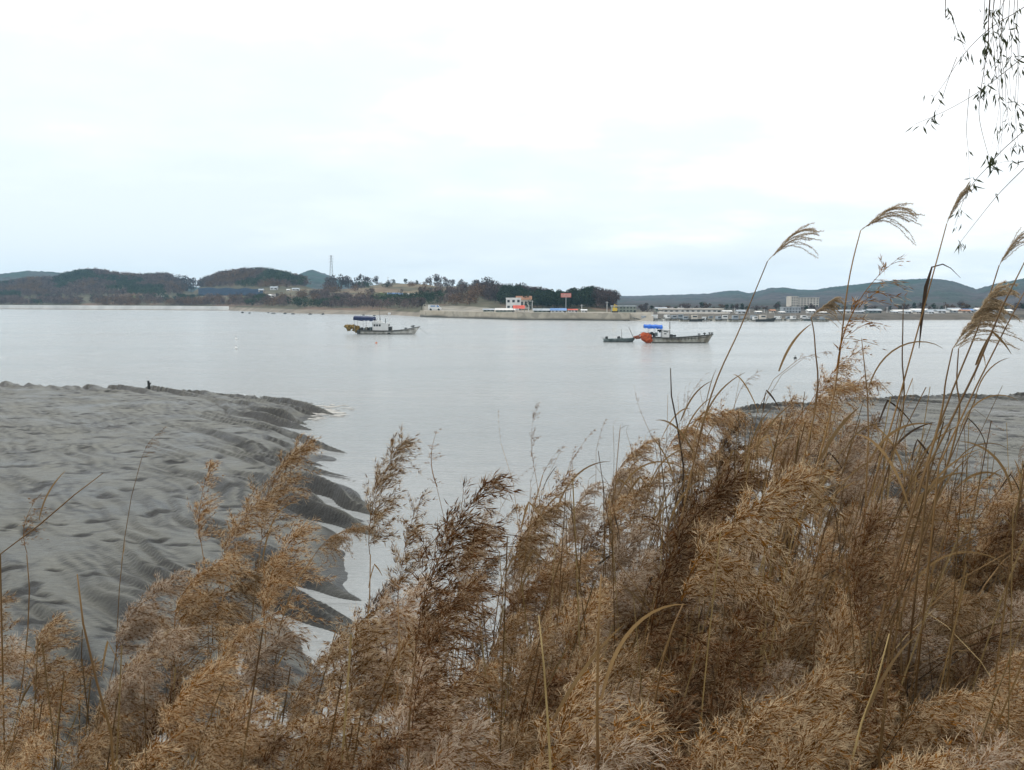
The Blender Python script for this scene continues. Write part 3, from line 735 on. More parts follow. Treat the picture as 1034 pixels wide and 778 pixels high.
def canopy_mesh(x0, x1, w, z, tilt, sag, seed, drop=0.48):
    r = random.Random(seed); n, m = 9, 6; top = []; V = []
    for j in range(m + 1):
        for i in range(n + 1):
            u, v = i / n, j / m
            V.append((x0 + (x1 - x0) * u, -w / 2 + w * v, z + tilt * u + 0.20 * math.sin(math.pi * v) - sag * abs(math.sin(math.pi * u * 3)) + r.uniform(-.02, .02)))
    F_ = [(j * (n + 1) + i, j * (n + 1) + i + 1, (j + 1) * (n + 1) + i + 1, (j + 1) * (n + 1) + i) for j in range(m) for i in range(n)]
    mb = MB().add(V, F_)
    for j, sg in ((0, -1), (m, 1)):                       # hanging skirts, wavy lower hem
        b = []; 
        for i in range(n + 1):
            p = V[j * (n + 1) + i]; b += [p, (p[0], p[1] + sg * 0.05, p[2] - drop - r.uniform(0, .16))]
        mb.add(b, [(2 * i, 2 * i + 1, 2 * i + 3, 2 * i + 2) for i in range(n)])
    for i0, sg in ((0, -1), (n, 1)):
        b = []
        for j in range(m + 1):
            p = V[j * (n + 1) + i0]; b += [p, (p[0] + sg * 0.04, p[1], p[2] - drop * .85 - r.uniform(0, .12))]
        mb.add(b, [(2 * j, 2 * j + 1, 2 * j + 3, 2 * j + 2) for j in range(m)])
    return mb

def put_boat(name, label, px, py, rz, group=None):
    p = on(px, py, 0.0)
    return empty(name, label, 'boat', (p.x, p.y, 0.0), rz, group)

# --- left boat (waterline centre at px 392)
t = put_boat('fishing_boat', 'white fishing boat with a dark navy canopy at its stern, anchored on the left', 391, 337.6, math.radians(-5), None)
sc_ = t.location.y * 0.001
def bx(px): return (px - 391) * sc_
zs = lambda u: 0.62 + 0.10 * (1 - u) ** 2 + 0.75 * max(0, (u - .55) / .45) ** 1.8
sh, dk, st, fo, rows = hull_mesh(bx(419.5) - bx(360.5), 2.7, zs, 0, 0.95)
h = sh.build('hull', M['hullwhite'], t, False)
dk.build('deck', M['deck'], t); st.build('rubbing_strake', M['strake'], t, True); fo.build('waterline_stain', M['foul'], t, True)
cab = MB().box((bx(385), 0, 1.25), (bx(393.0) - bx(377), 1.7, 1.35)).box((bx(383), 0, 1.98), (bx(388.5) - bx(376.6), 1.9, 0.12)).build('wheelhouse', M['white'], t)
for (a, zc, w_, hh) in ((379.2, 1.55, 0.34, 0.36), (381.8, 1.55, 0.34, 0.36), (384.5, 1.55, 0.34, 0.36)):
    MB().box((bx(a), -0.855, zc), (w_, 0.02, hh)).build('window', M['glass'], cab)
MB().box((bx(393.0) + .003, 0, 1.6), (0.02, 1.2, 0.36)).build('window', M['glass'], cab)
MB().box((bx(381), -0.1, 2.22), (0.9, 0.9, 0.34)).box((bx(384.5), 0.2, 2.2), (0.35, 0.4, 0.28)).build('roof_locker', M['white'], cab)
MB().tube([(bx(380.5), -.2, 2.3), (bx(381.5), -.3, 2.75)], .035).tube([(bx(384), .3, 2.3), (bx(384), .3, 2.9)], .03).build('horn', M['dark'], cab)
can = canopy_mesh(bx(358.2), bx(378), 2.5, 3.0, -0.12, 0.02, 3).build('canopy', M['navy'], t)
for a in (359, 368, 377.3):
    for sy in (-1.1, 1.1): MB().tube([(bx(a), sy, .55), (bx(a), sy, 2.95)], 0.03).build('canopy_post', M['steel'], t)
MB().tube([(bx(383.5), 0, 1.9), (bx(383.7), 0, 5.6)], [.045, .02]).build('mast', M['wood'], t)
MB().tube([(bx(389.7), -.2, 1.9), (bx(389.7), -.2, 2.75)], .06).tube([(bx(389.2), -.2, 2.3), (bx(390.4), -.2, 2.3)], .04).build('exhaust_pipe', M['dark'], t)
lp = MB().tube([(bx(392.6), .1, 0.6), (bx(392.9), .1, 3.5)], .05).build('lamp_post', M['white'], t)
MB().box((bx(393.2), .1, 3.62), (.42, .30, .30)).tube([(bx(392.2), .1, 3.45), (bx(394.2), .1, 3.7)], .06).build('lamp_housing', M['white'], lp)
for k, (a, s_) in enumerate(((365.5, .28), (367.5, .22), (370, .3), (372.5, .24), (374.5, .3), (375.5, .2))):
    MB().box((bx(a), -.4 + .2 * (k % 3), .62 + s_), (s_ * 1.5, s_ * 1.6, s_ * 2), .3 * k).build('deck_box', M[('dark', 'teal', 'hullgrey')[k % 3]], t)
MB().box((bx(363.3), -.9, .3), (.55, .5, .75)).build('outboard_drive', M['dark'], t)
nb = MB()
for (a, z_, r1, r2) in ((349.5, 1.35, .38, .30), (352, 1.1, .5, .55), (354.5, 1.3, .32, .34), (357.6, 1.05, .42, .62), (360.3, .85, .52, .62), (362, .95, .3, .45)):
    nb.blob((bx(a), -.15, z_), (r1, .62, r2), int(a), .28)
nb.tube([(bx(363), .4, .9), (bx(348.5), .3, 1.45)], .05).tube([(bx(363), -.6, .9), (bx(348.5), -.5, 1.45)], .05)
nb.build('net_bundle', M['yellownet'], t)
MB().box((bx(394), 0, .95), (.55, 1.3, .7)).box((bx(394.2), -.95, .3), (.5, .5, .5)).build('net_hauler', M['dark'], t)
MB().tube([(bx(397), -1.0, .75), (bx(403), -1.02, .42)], .07).tube([(bx(403), -1.02, .42), (bx(406), -1.02, .6)], .06).build('fender_bar', M['hullgrey'], t)
for (a, zz_) in ((410, .85), (416.5, 1.2), (418, 1.25)): MB().tube([(bx(a), 0, zz_ - .3), (bx(a), 0, zz_ + .32)], .08).box((bx(a), 0, zz_ + .2), (.5, .3, .12)).build('bollard', M['dark'], t)
MB().tube([(bx(423.2), 0, 1.25), (bx(428), -.3, .6), (bx(433), -.5, -.05)], .02, 4).build('anchor_line', M['wood'], t)

# --- right boat
t = put_boat('fishing_boat', 'weathered grey fishing boat with bright blue canopy and orange nets at its stern', 687, 346.4, math.radians(-3))
sc_ = t.location.y * 0.001
def bx(px): return (px - 687) * sc_
zs = lambda u: 0.80 - 0.06 * math.sin(math.pi * u) + 0.42 * max(0, (u - .35) / .65) ** 1.6
sh, dk, st, fo, rows = hull_mesh(bx(715.5) - bx(658), 2.2, zs, 0, 0.75)
sh.build('hull', M['hullgrey'], t); dk.build('deck', M['deck'], t); st.build('rubbing_strake', M['strake'], t, True); fo.build('waterline_stain', M['foul'], t, True)
rb = MB()
for k in range(9):                                     # upright frames along the weathered bulwark
    r = rows[6 + k]; rb.box((r[0][0] * .6 + r[1][0] * .4, r[0][1] * .55 + r[1][1] * .45 - .03, r[0][2] * .72), (.06, .06, r[0][2] * .42))
rb.build('bulwark_frames', M['wood'], t)
cab = MB().box((bx(671.7), .1, 1.25), (bx(675.4) - bx(668), 1.3, 1.1)).box((bx(671.9), .1, 1.83), (1.25, 1.5, .08)).build('wheelhouse', M['white'], t)
for (a, zc) in ((671.0, 1.62), (671.3, 1.28), (673.2, 1.55)): MB().box((bx(a), -.555, zc), (.34, .02, .14)).build('window', M['glass'], cab)
MB().tube([(bx(666), 0, 1.75), (bx(666.5), 0, 1.45)], .14).box((bx(665.7), 0, 1.72), (.5, .5, .24)).build('net_drum', M['dark'], t)
canopy_mesh(bx(650.3), bx(668.4), 1.9, 2.42, -0.10, 0.05, 9, .24).build('canopy', M['blue'], t)
for a in (655, 661, 667.8):
    for sy in (-.85, .85): MB().tube([(bx(a), sy, .6), (bx(a), sy, 2.38)], 0.025).build('canopy_post', M['steel'], t)
MB().tube([(bx(676.4), 0, .7), (bx(676.2), 0, 2.95)], [.07, .05]).box((bx(676.3), 0, 2.2), (.10, .5, .07)).build('mast', M['wood'], t)
for k, a in enumerate((653, 655.5, 658, 660.5, 662.5)): MB().box((bx(a), -.45 + .15 * (k % 2), 1.12 + .08 * (k % 3)), (.26, .3, .5), .2 * k).build('deck_box', M[('dark', 'teal', 'dark')[k % 3]], t)
nb = MB().blob((bx(652.5), -.55, .80), (.82, .55, .62), 4, .16, 14, 9).blob((bx(650), -.35, 1.12), (.52, .5, .38), 5, .2).blob((bx(654.5), -.75, .38), (.60, .42, .45), 6, .2)
nb.build('net_bundle', M['orange'], t, True)
MB().blob((bx(644.0), 0, .75), (.62, .4, .22), 14, .4).tube([(bx(648), .1, 1.1), (bx(640), .1, .85)], .06).tube([(bx(647), -.2, 1.45), (bx(650.5), -.2, .95)], .05).tube([(bx(642.5), -.2, .5), (bx(646), -.1, 1.2)], .05).build('stern_gear', M['rust'], t)
MB().box((bx(677.5), -.2, 1.02), (.4, .6, .34)).box((bx(680.5), .1, .98), (.55, .5, .24)).build('winch', M['dark'], t)
for (a, zz_) in ((705.5, 1.15), (711, 1.25), (716, 1.3), (718.3, 1.3)): MB().tube([(bx(a), 0, zz_ - .35), (bx(a), 0, zz_ + .18)], .07).box((bx(a), 0, zz_ + .08), (.4, .24, .1)).build('bollard', M['dark'], t)
MB().tube([(bx(719), 0, 1.2), (bx(716), -.2, .5), (bx(714.5), -.3, -.05)], .018, 4).build('anchor_line', M['wood'], t)

# --- teal skiff lying astern
t = put_boat('skiff', 'small low teal skiff lying astern of the orange net boat', 624.5, 345.6, math.radians(-2))
sc_ = t.location.y * 0.001
def bx(px): return (px - 624.5) * sc_
zs = lambda u: 0.42 + 0.10 * u + 0.14 * max(0, (u - .6) / .4) ** 2
sh, dk, st, fo, rows = hull_mesh(bx(641) - bx(610.8), 1.35, zs, 0, 0.35, 14)
sh.build('hull', M['teal'], t); dk.build('deck', M['teal'], t); st.build('gunwale', M['teal'], t, True); fo.build('waterline_stain', M['foul'], t, True)
MB().tube([(bx(627.7), 0, .3), (bx(627.6), 0, 1.85)], [.035, .025]).build('upright_pole', M['wood'], t)
MB().tube([(bx(640.5), -.1, .3), (bx(634.6), -.15, 2.15)], [.05, .03]).build('leaning_pole', M['wood'], t)
MB().box((bx(612.5), 0, .55), (.35, .35, .5)).tube([(bx(612), 0, .55), (bx(607.5), 0, .58)], .035).build('outboard_motor', M['dark'], t)
MB().blob((bx(624.8), -.1, .62), (.25, .25, .22), 8).box((bx(628), 0, .56), (.3, .9, .05)).build('bait_tub', M['dark'], t)

# ------------------------------------------------------------------ marks in the water and on the mud
def buoy(label, px, py, rad, mat, group=None):
    p = on(px, py, 0); o = empty('buoy', label, 'buoy', (p.x, p.y, 0), 0, group)
    MB().blob((0, 0, rad * .35), (rad, rad, rad), 3, .03, 12, 8).build('float', M[mat], o, True)
    MB().tube([(0, 0, rad), (0, 0, rad * 2.3)], rad * .12, 6).build('pole', M['wood'], o)
buoy('white buoy nearest the bank on the open water left of the boats', 238.5, 352.5, .2, 'white')
buoy('white buoy upshore of its twin on the open water left of the boats', 238.5, 343, .2, 'white')
buoy('orange buoy floating just below the white fishing boat', 380, 347, .14, 'buoyorange')
buoy('dark float on the open water behind the tall grass on the right', 803, 362.5, .16, 'dark')
p = on(150, 389, 0.62)
st_ = MB().tube([(0, 0, -.4), (.02, 0, .25), (-.01, 0, .42)], [.07, .06, .045], 7).tube([(.0, 0, .22), (.11, 0, .34)], [.03, .02], 5)
o = st_.build('stake', M['dark']); o.location = (p.x, p.y, ground(p.x, p.y)); o.scale = (1.5, 1.5, 1.6); tag(o, 'short dark forked stake standing on the far edge of the left mud flat', 'stake')
r_ = random.Random(8)
for k, (px, py) in enumerate(((245, 316.3), (252, 316.8), (271, 316.3), (276, 316.9), (296, 317.6), (313, 317.8), (326, 317.8), (367, 318.8), (378, 319.2), (288, 317.2))):
    p = on(px, py, 0)
    o = MB().blob((0, 0, .05), (r_.uniform(.5, 1.1), .45, r_.uniform(.25, .5)), k, .3).build('rock', M['dark'])
    o.location = (p.x, p.y, 0); tag(o, 'small dark rock awash off the brown foreshore on the left', 'rock', 'dark rocks awash off the far foreshore')

# ------------------------------------------------------------------ buildings and structures of the far shore
def land_at(px, py, right=False):
    q = np.linspace(0.0, 1.0, 500); fn = right_land if right else left_land
    d, z = fn(np.full(500, float(px)), q); pp = HZ + (6 - z) / d * 1000
    k = int(np.argmax(pp <= py)) if np.any(pp <= py) else 499
    return float(d[k]), float(z[k])
def spot(px, py, right=False, d=None):
    if d is None: d, z = land_at(px, py, right)
    else:
        fn = right_land if right else left_land; q = np.linspace(0, 1.2, 600); dd, zz = fn(np.full(600, float(px)), q); z = float(np.interp(d, dd, zz))
    return Vector((float(pxx(px, d)), d, z)), d / 1000.0 * 0.9963

def house(name, label, cat, px, py, w, h, wall, roof, rh=0.35, right=False, d=None, nwin=3, rows=1, depth=None, rz=0.0, group=None, flat=False, door=True, glass='glass'):
    """w,h in photo pixels; gable or flat roof, windows and a door on the water side"""
    p, s = spot(px, py, right, d); W, H = w * s, h * s; Dp = depth or min(8.0, max(3.0, W * .6))
    t = empty(name, label, cat, (p.x, p.y + Dp / 2, p.z), rz, group)
    hw = H * (1 - rh)
    b = MB().box((0, 0, hw / 2 - .75), (W, Dp, hw + 1.5)).build('wall', M[wall], t)
    if flat: MB().box((0, 0, hw + H * rh / 2), (W * 1.04, Dp * 1.05, H * rh)).build('roof', M[roof], t)
    else: MB().prism([(-Dp / 2 - .3, hw - .02), (Dp / 2 + .3, hw - .02), (0, H)], -W / 2 - .25, W / 2 + .25).build('roof', M[roof], t)
    if nwin:
        mh = hw / rows
        for r in range(rows):
            for k in range(nwin):
                MB().box((-W / 2 + W * (k + .5) / nwin, -Dp / 2, mh * (r + .56)), (W / nwin * .5, .10, mh * .42)).build('window', M[glass], t)
    if door: MB().box((W * .5 - W / max(nwin, 2) * .02 - W * .06, -Dp / 2, hw / rows * .38), (min(1.0, W * .09), .08, hw / rows * .74)).build('door', M['dark'], t)
    return t

# low pale sea wall on the left shore
def seawall(name, label, p0, p1, h0, h1, mat, d_off, thick, right=False, n=40, zb=0.0, py_top=None, cat='sea wall'):
    fn = DS2 if right else DS; pv_ = [];
    pxs_ = np.linspace(p0, p1, n); ds_ = lerp_tab(pxs_, fn) + d_off; vs = []; fs = []
    for i, (p, d) in enumerate(zip(pxs_, ds_)):
        x0 = float(pxx(p, d)); hh = h0 + (h1 - h0) * i / (n - 1)
        x1 = x0 * (1 + thick / d)
        vs += [(x0, d, -1.0), (x0 * (1 + .5 / d), d + .5, hh), (x1, d + thick, hh), (x1, d + thick, -1.0)]
    for i in range(n - 1):
        for k in range(4): fs.append((4 * i + k, 4 * i + (k + 1) % 4, 4 * i + 4 + (k + 1) % 4, 4 * i + 4 + k))
    fs += [(0, 1, 2, 3), (4 * n - 1, 4 * n - 2, 4 * n - 3, 4 * n - 4)]
    o = MB().add(vs, fs).build(name, M[mat]); return tag(o, label, cat)
seawall('seawall', 'long low pale concrete sea wall along the left far shore', -250, 231, 3.0, 2.4, 'concrete', 2.0, 3.0)
seawall('stone_quay', 'long sandy stone quay below the white quayside building', 424, 636, 2.15, 2.25, 'stone', -1.5, 6.0, cat='quay')
seawall('pier', 'long low cream harbour pier at the edge of the headland', 664, 737, 2.0, 2.0, 'cream', 34, 5, True, cat='pier')
seawall('breakwater', 'dark low stone breakwater along the water below the harbour boats', 627, 838, 0.7, 0.7, 'stone', -1, 5, True, cat='breakwater')

house('cottage', 'small pale hut on the left shore behind the long sea wall', 'house', 55, 304.5, 3.2, 3.2, 'white', 'greyroof', nwin=1)
house('cottage', 'low white roofed cottage beside the green plot on the left shore', 'house', 166, 301.5, 6, 3.0, 'white', 'concrete', nwin=2)
p, s = spot(232, 298.5)
t = empty('shade_net', 'long dark blue net covering stretched along the hillside below the left wood', 'net cover', (p.x, p.y, p.z)); W = 64 * s
nv = []; nf = []
for i in range(33):
    u = i / 32; px_ = 200.5 + 65 * u
    for j, (py_, hh) in enumerate(((298.8, 0), (298.8, 0.6), (297, .9), (295, 1.0), (293, .7), (293, 0))):
        pp, _ = spot(px_, py_ - 1.2 * (1 - u) * (j > 1)); nv.append((pp.x - p.x, pp.y - p.y, pp.z - p.z + hh * (1 + .5 * math.sin(i * .7 + j)) - (.6 if hh == 0 else 0)))
for i in range(32):
    for j in range(5): nf.append((6 * i + j, 6 * i + 6 + j, 6 * i + 7 + j, 6 * i + j + 1))
MB().add(nv, nf).build('net_sheet', M['netblue'], t)
pb = MB()
for i in range(0, 33, 4):
    for j in (1, 2, 3, 4):
        v = nv[6 * i + j]; pb.tube([(v[0], v[1], v[2] - 4), (v[0], v[1], v[2] - .05)], .06, 5)
pb.build('support_posts', M['steel'], t)
house('cottage', 'white cottage highest of the white houses right of the blue net', 'house', 276.5, 293.2, 7, 3.6, 'white', 'greyroof', nwin=2)
house('cottage', 'white cottage lowest of the white houses right of the blue net', 'house', 274, 301, 6.5, 3.6, 'white', 'white', nwin=2)
house('cottage', 'small tan cottage at the right edge of the blue net', 'house', 263.5, 295.5, 4.5, 3.6, 'cream', 'greyroof', nwin=1)
house('farmhouse', 'grey roofed white farmhouse on the slope left of the pylon', 'house', 298.5, 294, 7, 3.0, 'white', 'greyroof', nwin=2)
house('cottage', 'tiny white hut on the slope left of the grey roofed farmhouse', 'house', 291, 294.2, 3, 2.0, 'white', 'white', nwin=1)
house('farm_shed', 'blue roofed shed on the open field above the left boat', 'shed', 398.5, 299.5, 15, 3.6, 'greygreen', 'blueroof', .5, nwin=4)
house('farm_shed', 'low white roofed shed right of the blue roofed shed on the field', 'shed', 415, 298.8, 9, 2.2, 'white', 'concrete', .4, nwin=3)
# track winding between the cottages
tv = []; tf = []
for i, (px, py, hw) in enumerate(((262, 293.5, 1.0), (259.5, 296, 1.0), (258.5, 298, 1.0), (260.5, 300, 1.0), (266, 301, 1.0), (271, 302, 1.1), (273.5, 304, 1.0))):
    p, s = spot(px, py); p2, _ = spot(px + 2.4, py)
    tv += [(p.x, p.y, p.z + .25), (p2.x, p2.y, p2.z + .25)]
    if i: tf.append((2 * i - 2, 2 * i - 1, 2 * i + 1, 2 * i))
tag(MB().add(tv, tf).build('path', M['concrete']), kind='structure')

# lattice pylon on the ridge
p, s = spot(335, 284, d=770); base = 284; H = (284 - 259) * s + 0.5
pz = 6 + (HZ - 284) * s
t = empty('pylon', 'tall grey lattice pylon rising above the wood on the left ridge', 'pylon', (p.x, p.y, pz - 4)); H += 4
mb = MB(); wb, wt = 3.2, .7
def cr(h): 
    k = h / H; return (wb * (1 - k) + wt * k) / 2
for sx, sy in ((-1, -1), (1, -1), (1, 1), (-1, 1)): mb.tube([(sx * cr(0), sy * cr(0), 0), (sx * cr(H), sy * cr(H), H)], .085, 4)
mb.build('tower_legs', M['steel'], t)
mb = MB(); nb_ = 9
for i in range(nb_):
    h0, h1 = H * i / nb_, H * (i + 1) / nb_; a, b = cr(h0), cr(h1)
    for (sx, sy, tx, ty) in ((-1, -1, 1, -1), (1, -1, 1, 1), (1, 1, -1, 1), (-1, 1, -1, -1)):
        mb.tube([(sx * a, sy * a, h0), (tx * b, ty * b, h1)], .035, 3); mb.tube([(tx * a, ty * a, h0), (sx * b, sy * b, h1)], .035, 3); mb.tube([(sx * b, sy * b, h1), (tx * b, ty * b, h1)], .035, 3)
mb.build('bracing', M['steel'], t)
for z_ in (.78, .88, .97): MB().tube([(-2.0, 0, H * z_), (0, 0, H * z_ + .35), (2.0, 0, H * z_)], .10, 4).build('cross_arm', M['steel'], t)

# van at the left end of the quay
p, s = spot(439, 312.4, d=352)
t = empty('van', 'white box van with a blue tinted cab parked at the left end of the quay', 'van', (p.x, p.y, p.z)); 
van = MB().prism([(-2.3, .35), (2.3, .35), (2.3, 1.0), (1.75, 1.15), (1.25, 1.95), (-2.3, 2.0)], -.85, .85, axis=1).build('body', M['white'], t)
MB().prism([(1.68, 1.2), (1.27, 1.85), (.7, 1.85), (.7, 1.2)], -.87, .87, axis=1).build('cab_window', M['blueroof'], t)
MB().box((-.6, -.86, 1.55), (1.7, .03, .45)).build('side_window', M['blueroof'], t)
for a in (-1.4, 1.4):
    for sy in (-.8, .8): MB().tube([(a, sy - .1, .36), (a, sy + .1, .36)], .36, 12).build('wheel', M['tyre'], t)

# quayside
house('restaurant', 'white two storey building with dark windows standing above the quay', 'building', 518.5, 309.8, 15, 12.6, 'white', 'white', .07, d=340, nwin=3, rows=2, flat=True)
t = COL.objects[-1] if False else None
house('hall', 'long tan roofed building half hidden behind the white two storey building', 'building', 529, 304, 15, 13, 'cream', 'orangeroof', .28, d=352, nwin=4)
house('market_shed', 'white roofed market shed on the quay left of the red awning', 'shed', 510, 314, 19, 3.8, 'greygreen', 'concrete', .5, d=309, nwin=5)
house('market_shed', 'dark low shed at the far left of the quayside sheds', 'shed', 493.5, 314, 11, 3.0, 'greygreen', 'greyroof', .4, d=318, nwin=3)
t = empty('awning', 'bright red awning stall under the white two storey building', 'awning', spot(524, 314, d=304)[0]); s = .303
MB().prism([(-2.2, 2.0 - .9), (2.2, 2.0 - .5), (0, 2.1)], -6 * s, 6 * s).build('awning_sheet', M['redroof'], t)
for a in (-5.6, -2, 2, 5.6):
    for b in (-2, 2): MB().tube([(a * s, b, -.1), (a * s, b, 1.2)], .05).build('awning_post', M['steel'], t)
house('market_shed', 'grey roofed market shed on the quay right of the red awning', 'shed', 547.5, 314, 17, 3.8, 'greygreen', 'greyroof', .55, d=302, nwin=4)
house('market_shed', 'light blue roofed market shed below the red billboard', 'shed', 564, 314.2, 15, 4.2, 'white', 'blueroof', .55, d=299, nwin=4)
house('kiosk', 'small white kiosk with a dark red roof right of the blue roofed shed', 'kiosk', 578.5, 314, 9, 3.4, 'white', 'redroof', .3, d=299, nwin=3)
house('kiosk', 'tiny white kiosk between the dark red roof and the two storey hall', 'kiosk', 590, 314, 5, 3.0, 'white', 'white', .3, d=299, nwin=2)
house('harbour_office', 'grey green two storey hall with a row of windows at the headland end', 'building', 630.5, 315.2, 24, 7, 'greygreen', 'greyroof', .14, d=297, nwin=7, rows=2, flat=True)
p, s = spot(621, 314, d=294)
t = empty('excavator', 'small yellow excavator arm beside the grey green hall', 'excavator', (p.x, p.y, p.z)); MB().box((0, 0, .9), (1.3, 1.2, 1.0)).build('cab', M['yellow'], t)
MB().tube([(-.3, -.3, 1.3), (-.2, -.3, 2.4), (.6, -.3, 1.9)], .16).build('arm', M['yellow'], t); MB().box((0, -.5, .22), (1.7, .3, .44)).box((0, .5, .22), (1.7, .3, .44)).build('tracks', M['dark'], t)
# billboard
p, s = spot(571.5, 312, d=318); top = 6 + (HZ - 296.2) * .318 * .9963
t = empty('billboard', 'faded red billboard on a single tall post above the blue roofed shed', 'billboard', (p.x, p.y, p.z)); h = top - p.z
MB().tube([(0, .1, 0), (0, .1, h - .8)], .14, 8).build('post', M['steel'], t)
bd = MB().box((0, 0, h - .7), (3.3, .14, 1.35)).build('board', M['signpink'], t)
lt = MB(); r_ = random.Random(2)
for k in range(7): lt.box((-1.3 + k * .43, -.075, h - .62 + r_.uniform(-.05, .05)), (.20, .012, r_.uniform(.3, .5)))
lt.box((0, -.075, h - 1.18), (2.6, .012, .12)); lt.build('lettering', M['cream'], bd)
# utility poles
for (px, pt, dd, lab) in ((537.5, 303.5, 330, 'tall utility pole right of the white two storey building'), (533.8, 307.5, 318, 'short utility pole between white building and grey roofed shed'), (587.5, 307.5, 306, 'thin utility pole right of the red billboard'), (613, 304.5, 305, 'thin utility pole left of the grey green hall'), (392, 280, 600, 'thin utility pole standing on the open skyline')):
    p, s = spot(px, 312, d=dd); H = 6 + (HZ - pt) * dd / 1000 - p.z
    t = empty('utility_pole', lab, 'utility pole', (p.x, p.y, p.z)); MB().tube([(0, 0, -.3), (0, 0, H)], [.14, .10], 6).build('pole', M['concrete'], t); MB().box((0, 0, H - .4), (1.3, .1, .1)).build('cross_arm', M['steel'], t)

# harbour on the plain to the right
house('warehouse', 'long low cream topped warehouse above the harbour pier', 'building', 700, 315.5, 60, 4.0, 'concrete', 'cream', .35, True, d=350, nwin=11, depth=10, flat=True)
house('warehouse', 'dark upper building with a white roof strip behind the cream pier', 'building', 668, 312.5, 11, 4.5, 'greygreen', 'greyroof', .3, True, d=372, nwin=4)
house('warehouse', 'dark brown flat building right of the white roof strip', 'building', 684, 312.3, 14, 3.6, 'wood', 'white', .18, True, d=378, nwin=5, flat=True)
house('shed', 'small green roofed shed at the right of the dark harbour buildings', 'shed', 694.5, 313, 8, 2.6, 'greygreen', 'teal', .4, True, d=372, nwin=2)
house('apartment_block', 'cream apartment block rising above the harbour on the right', 'apartment block', 813, 314, 28, 9.0, 'cream', 'cream', .06, True, d=560, nwin=9, rows=4, depth=10, flat=True)
house('apartment_block', 'narrow taller wing at the left end of the cream apartment block', 'apartment block', 802.5, 314, 7, 10.5, 'cream', 'cream', .06, True, d=552, nwin=3, rows=4, depth=9, flat=True)
house('fish_market', 'grey blue flat building below the cream apartment block', 'building', 800, 318.5, 18, 6, 'greyroof', 'greyroof', .15, True, d=338, nwin=6, rows=2, flat=True)
for (px, py, w, h, wl, rf, lab) in ((884, 320, 13, 4.2, 'teal', 'greyroof', 'teal walled shed at the left of the right shore houses'), (912, 320.3, 17, 3.4, 'white', 'concrete', 'long white roofed shed left of the bent dark leaf'), (930, 320, 16, 3.8, 'white', 'white', 'bright white low hall on the right shore'), (943, 320, 8, 3.2, 'cream', 'greyroof', 'small cream house right of the bright white hall'),
        (965, 320.2, 12, 4.6, 'white', 'greyroof', 'grey roofed white house behind the big pale plume'), (979, 320.2, 9, 3.6, 'white', 'blueroof', 'blue roofed white house near the right edge'), (993, 320.2, 12, 4.6, 'greyroof', 'white', 'grey house with a white roof near the right edge'), (1008, 320.2, 12, 4.0, 'white', 'greyroof', 'rightmost white house on the far right shore'), (851, 320, 10, 3.0, 'greygreen', 'greyroof', 'low grey shed right of the harbour boats'), (868, 319.8, 9, 2.6, 'greyroof', 'greyroof', 'low grey shed under the drifting smoke')):
    house('house', lab, 'house', px, py, w, h, wl, rf, .4, True, d=330 + (px % 7) * 3, nwin=3)
for k, (px, pt) in enumerate(((688, 309), (742, 311), (757, 312), (772, 312), (845, 311), (896, 310), (955, 309))):
    p, s = spot(px, 318, True, d=340); H = 6 + (HZ - pt) * .34 - p.z
    t = empty('utility_pole', 'slim utility pole standing among the harbour and right shore buildings', 'utility pole', (p.x, p.y, p.z), 0, 'utility poles among the harbour buildings'); MB().tube([(0, 0, -.3), (0, 0, H)], [.12, .08], 6).build('pole', M['concrete'], t); MB().box((0, 0, H - .3), (1.1, .08, .08)).build('cross_arm', M['steel'], t)
# moored boats: one of each kind, then copies
def moored(hullm, cabm, lab, grp):
    t = empty('moored_boat', lab, 'boat', (0, 0, 0), 0, grp)
    zs = lambda u: .62 + .5 * max(0, (u - .5) / .5) ** 2
    sh, dk, st, fo, rows = hull_mesh(5.2, 1.9, zs, 0, .6, 10)
    sh.build('hull', M[hullm], t); dk.build('deck', M['deck'], t); st.build('rubbing_strake', M['strake'], t)
    c = MB().box((-.6, 0, 1.1), (1.5, 1.2, 1.2)).build('wheelhouse', M[cabm], t)
    MB().box((-.6, -.605, 1.35), (1.1, .02, .35)).build('window', M['glass'], c)
    MB().tube([(.3, 0, .6), (.3, 0, 2.9)], [.05, .03]).build('mast', M['steel'], t)
    return t
protos = [moored('hullwhite', 'white', 'white hulled boat moored among the harbour boats on the right', 'white moored harbour boats'),
          moored('hullgrey', 'greyroof', 'grey hulled boat moored among the harbour boats on the right', 'grey moored harbour boats'),
          moored('teal', 'white', 'teal hulled boat with a white wheelhouse moored in the harbour', 'teal moored harbour boats'),
          moored('strake', 'cream', 'black hulled boat with a cream wheelhouse moored in the harbour', 'black moored harbour boats')]
def dup(t):
    c = t.copy(); COL.objects.link(c)
    for ch in list(t.children):
        d_ = ch.copy(); COL.objects.link(d_); d_.parent = c
        for g in list(ch.children):
            e_ = g.copy(); COL.objects.link(e_); e_.parent = d_
    return c
r_ = random.Random(21); used = set()
for k in range(24):
    px = 650 + k * 7.7 + r_.uniform(-2.5, 2.5); d = 276 + r_.choice((0, 5, 10)) - (2 if px > 720 else 0); kd = r_.choice((0, 0, 1, 1, 2, 3))
    o = protos[kd] if kd not in used else dup(protos[kd]); used.add(kd)
    o.location = (float(pxx(px, d)), d, 0); o.rotation_euler = (0, 0, r_.choice((0, 0, math.pi, .5, 2.7)) + r_.uniform(-.2, .2)); k_ = r_.uniform(.75, 1.1); o.scale = (k_, k_, k_)
for kd, o in enumerate(protos):
    if kd not in used: o.location = (float(pxx(845 + 6 * kd, 280)), 280, 0)

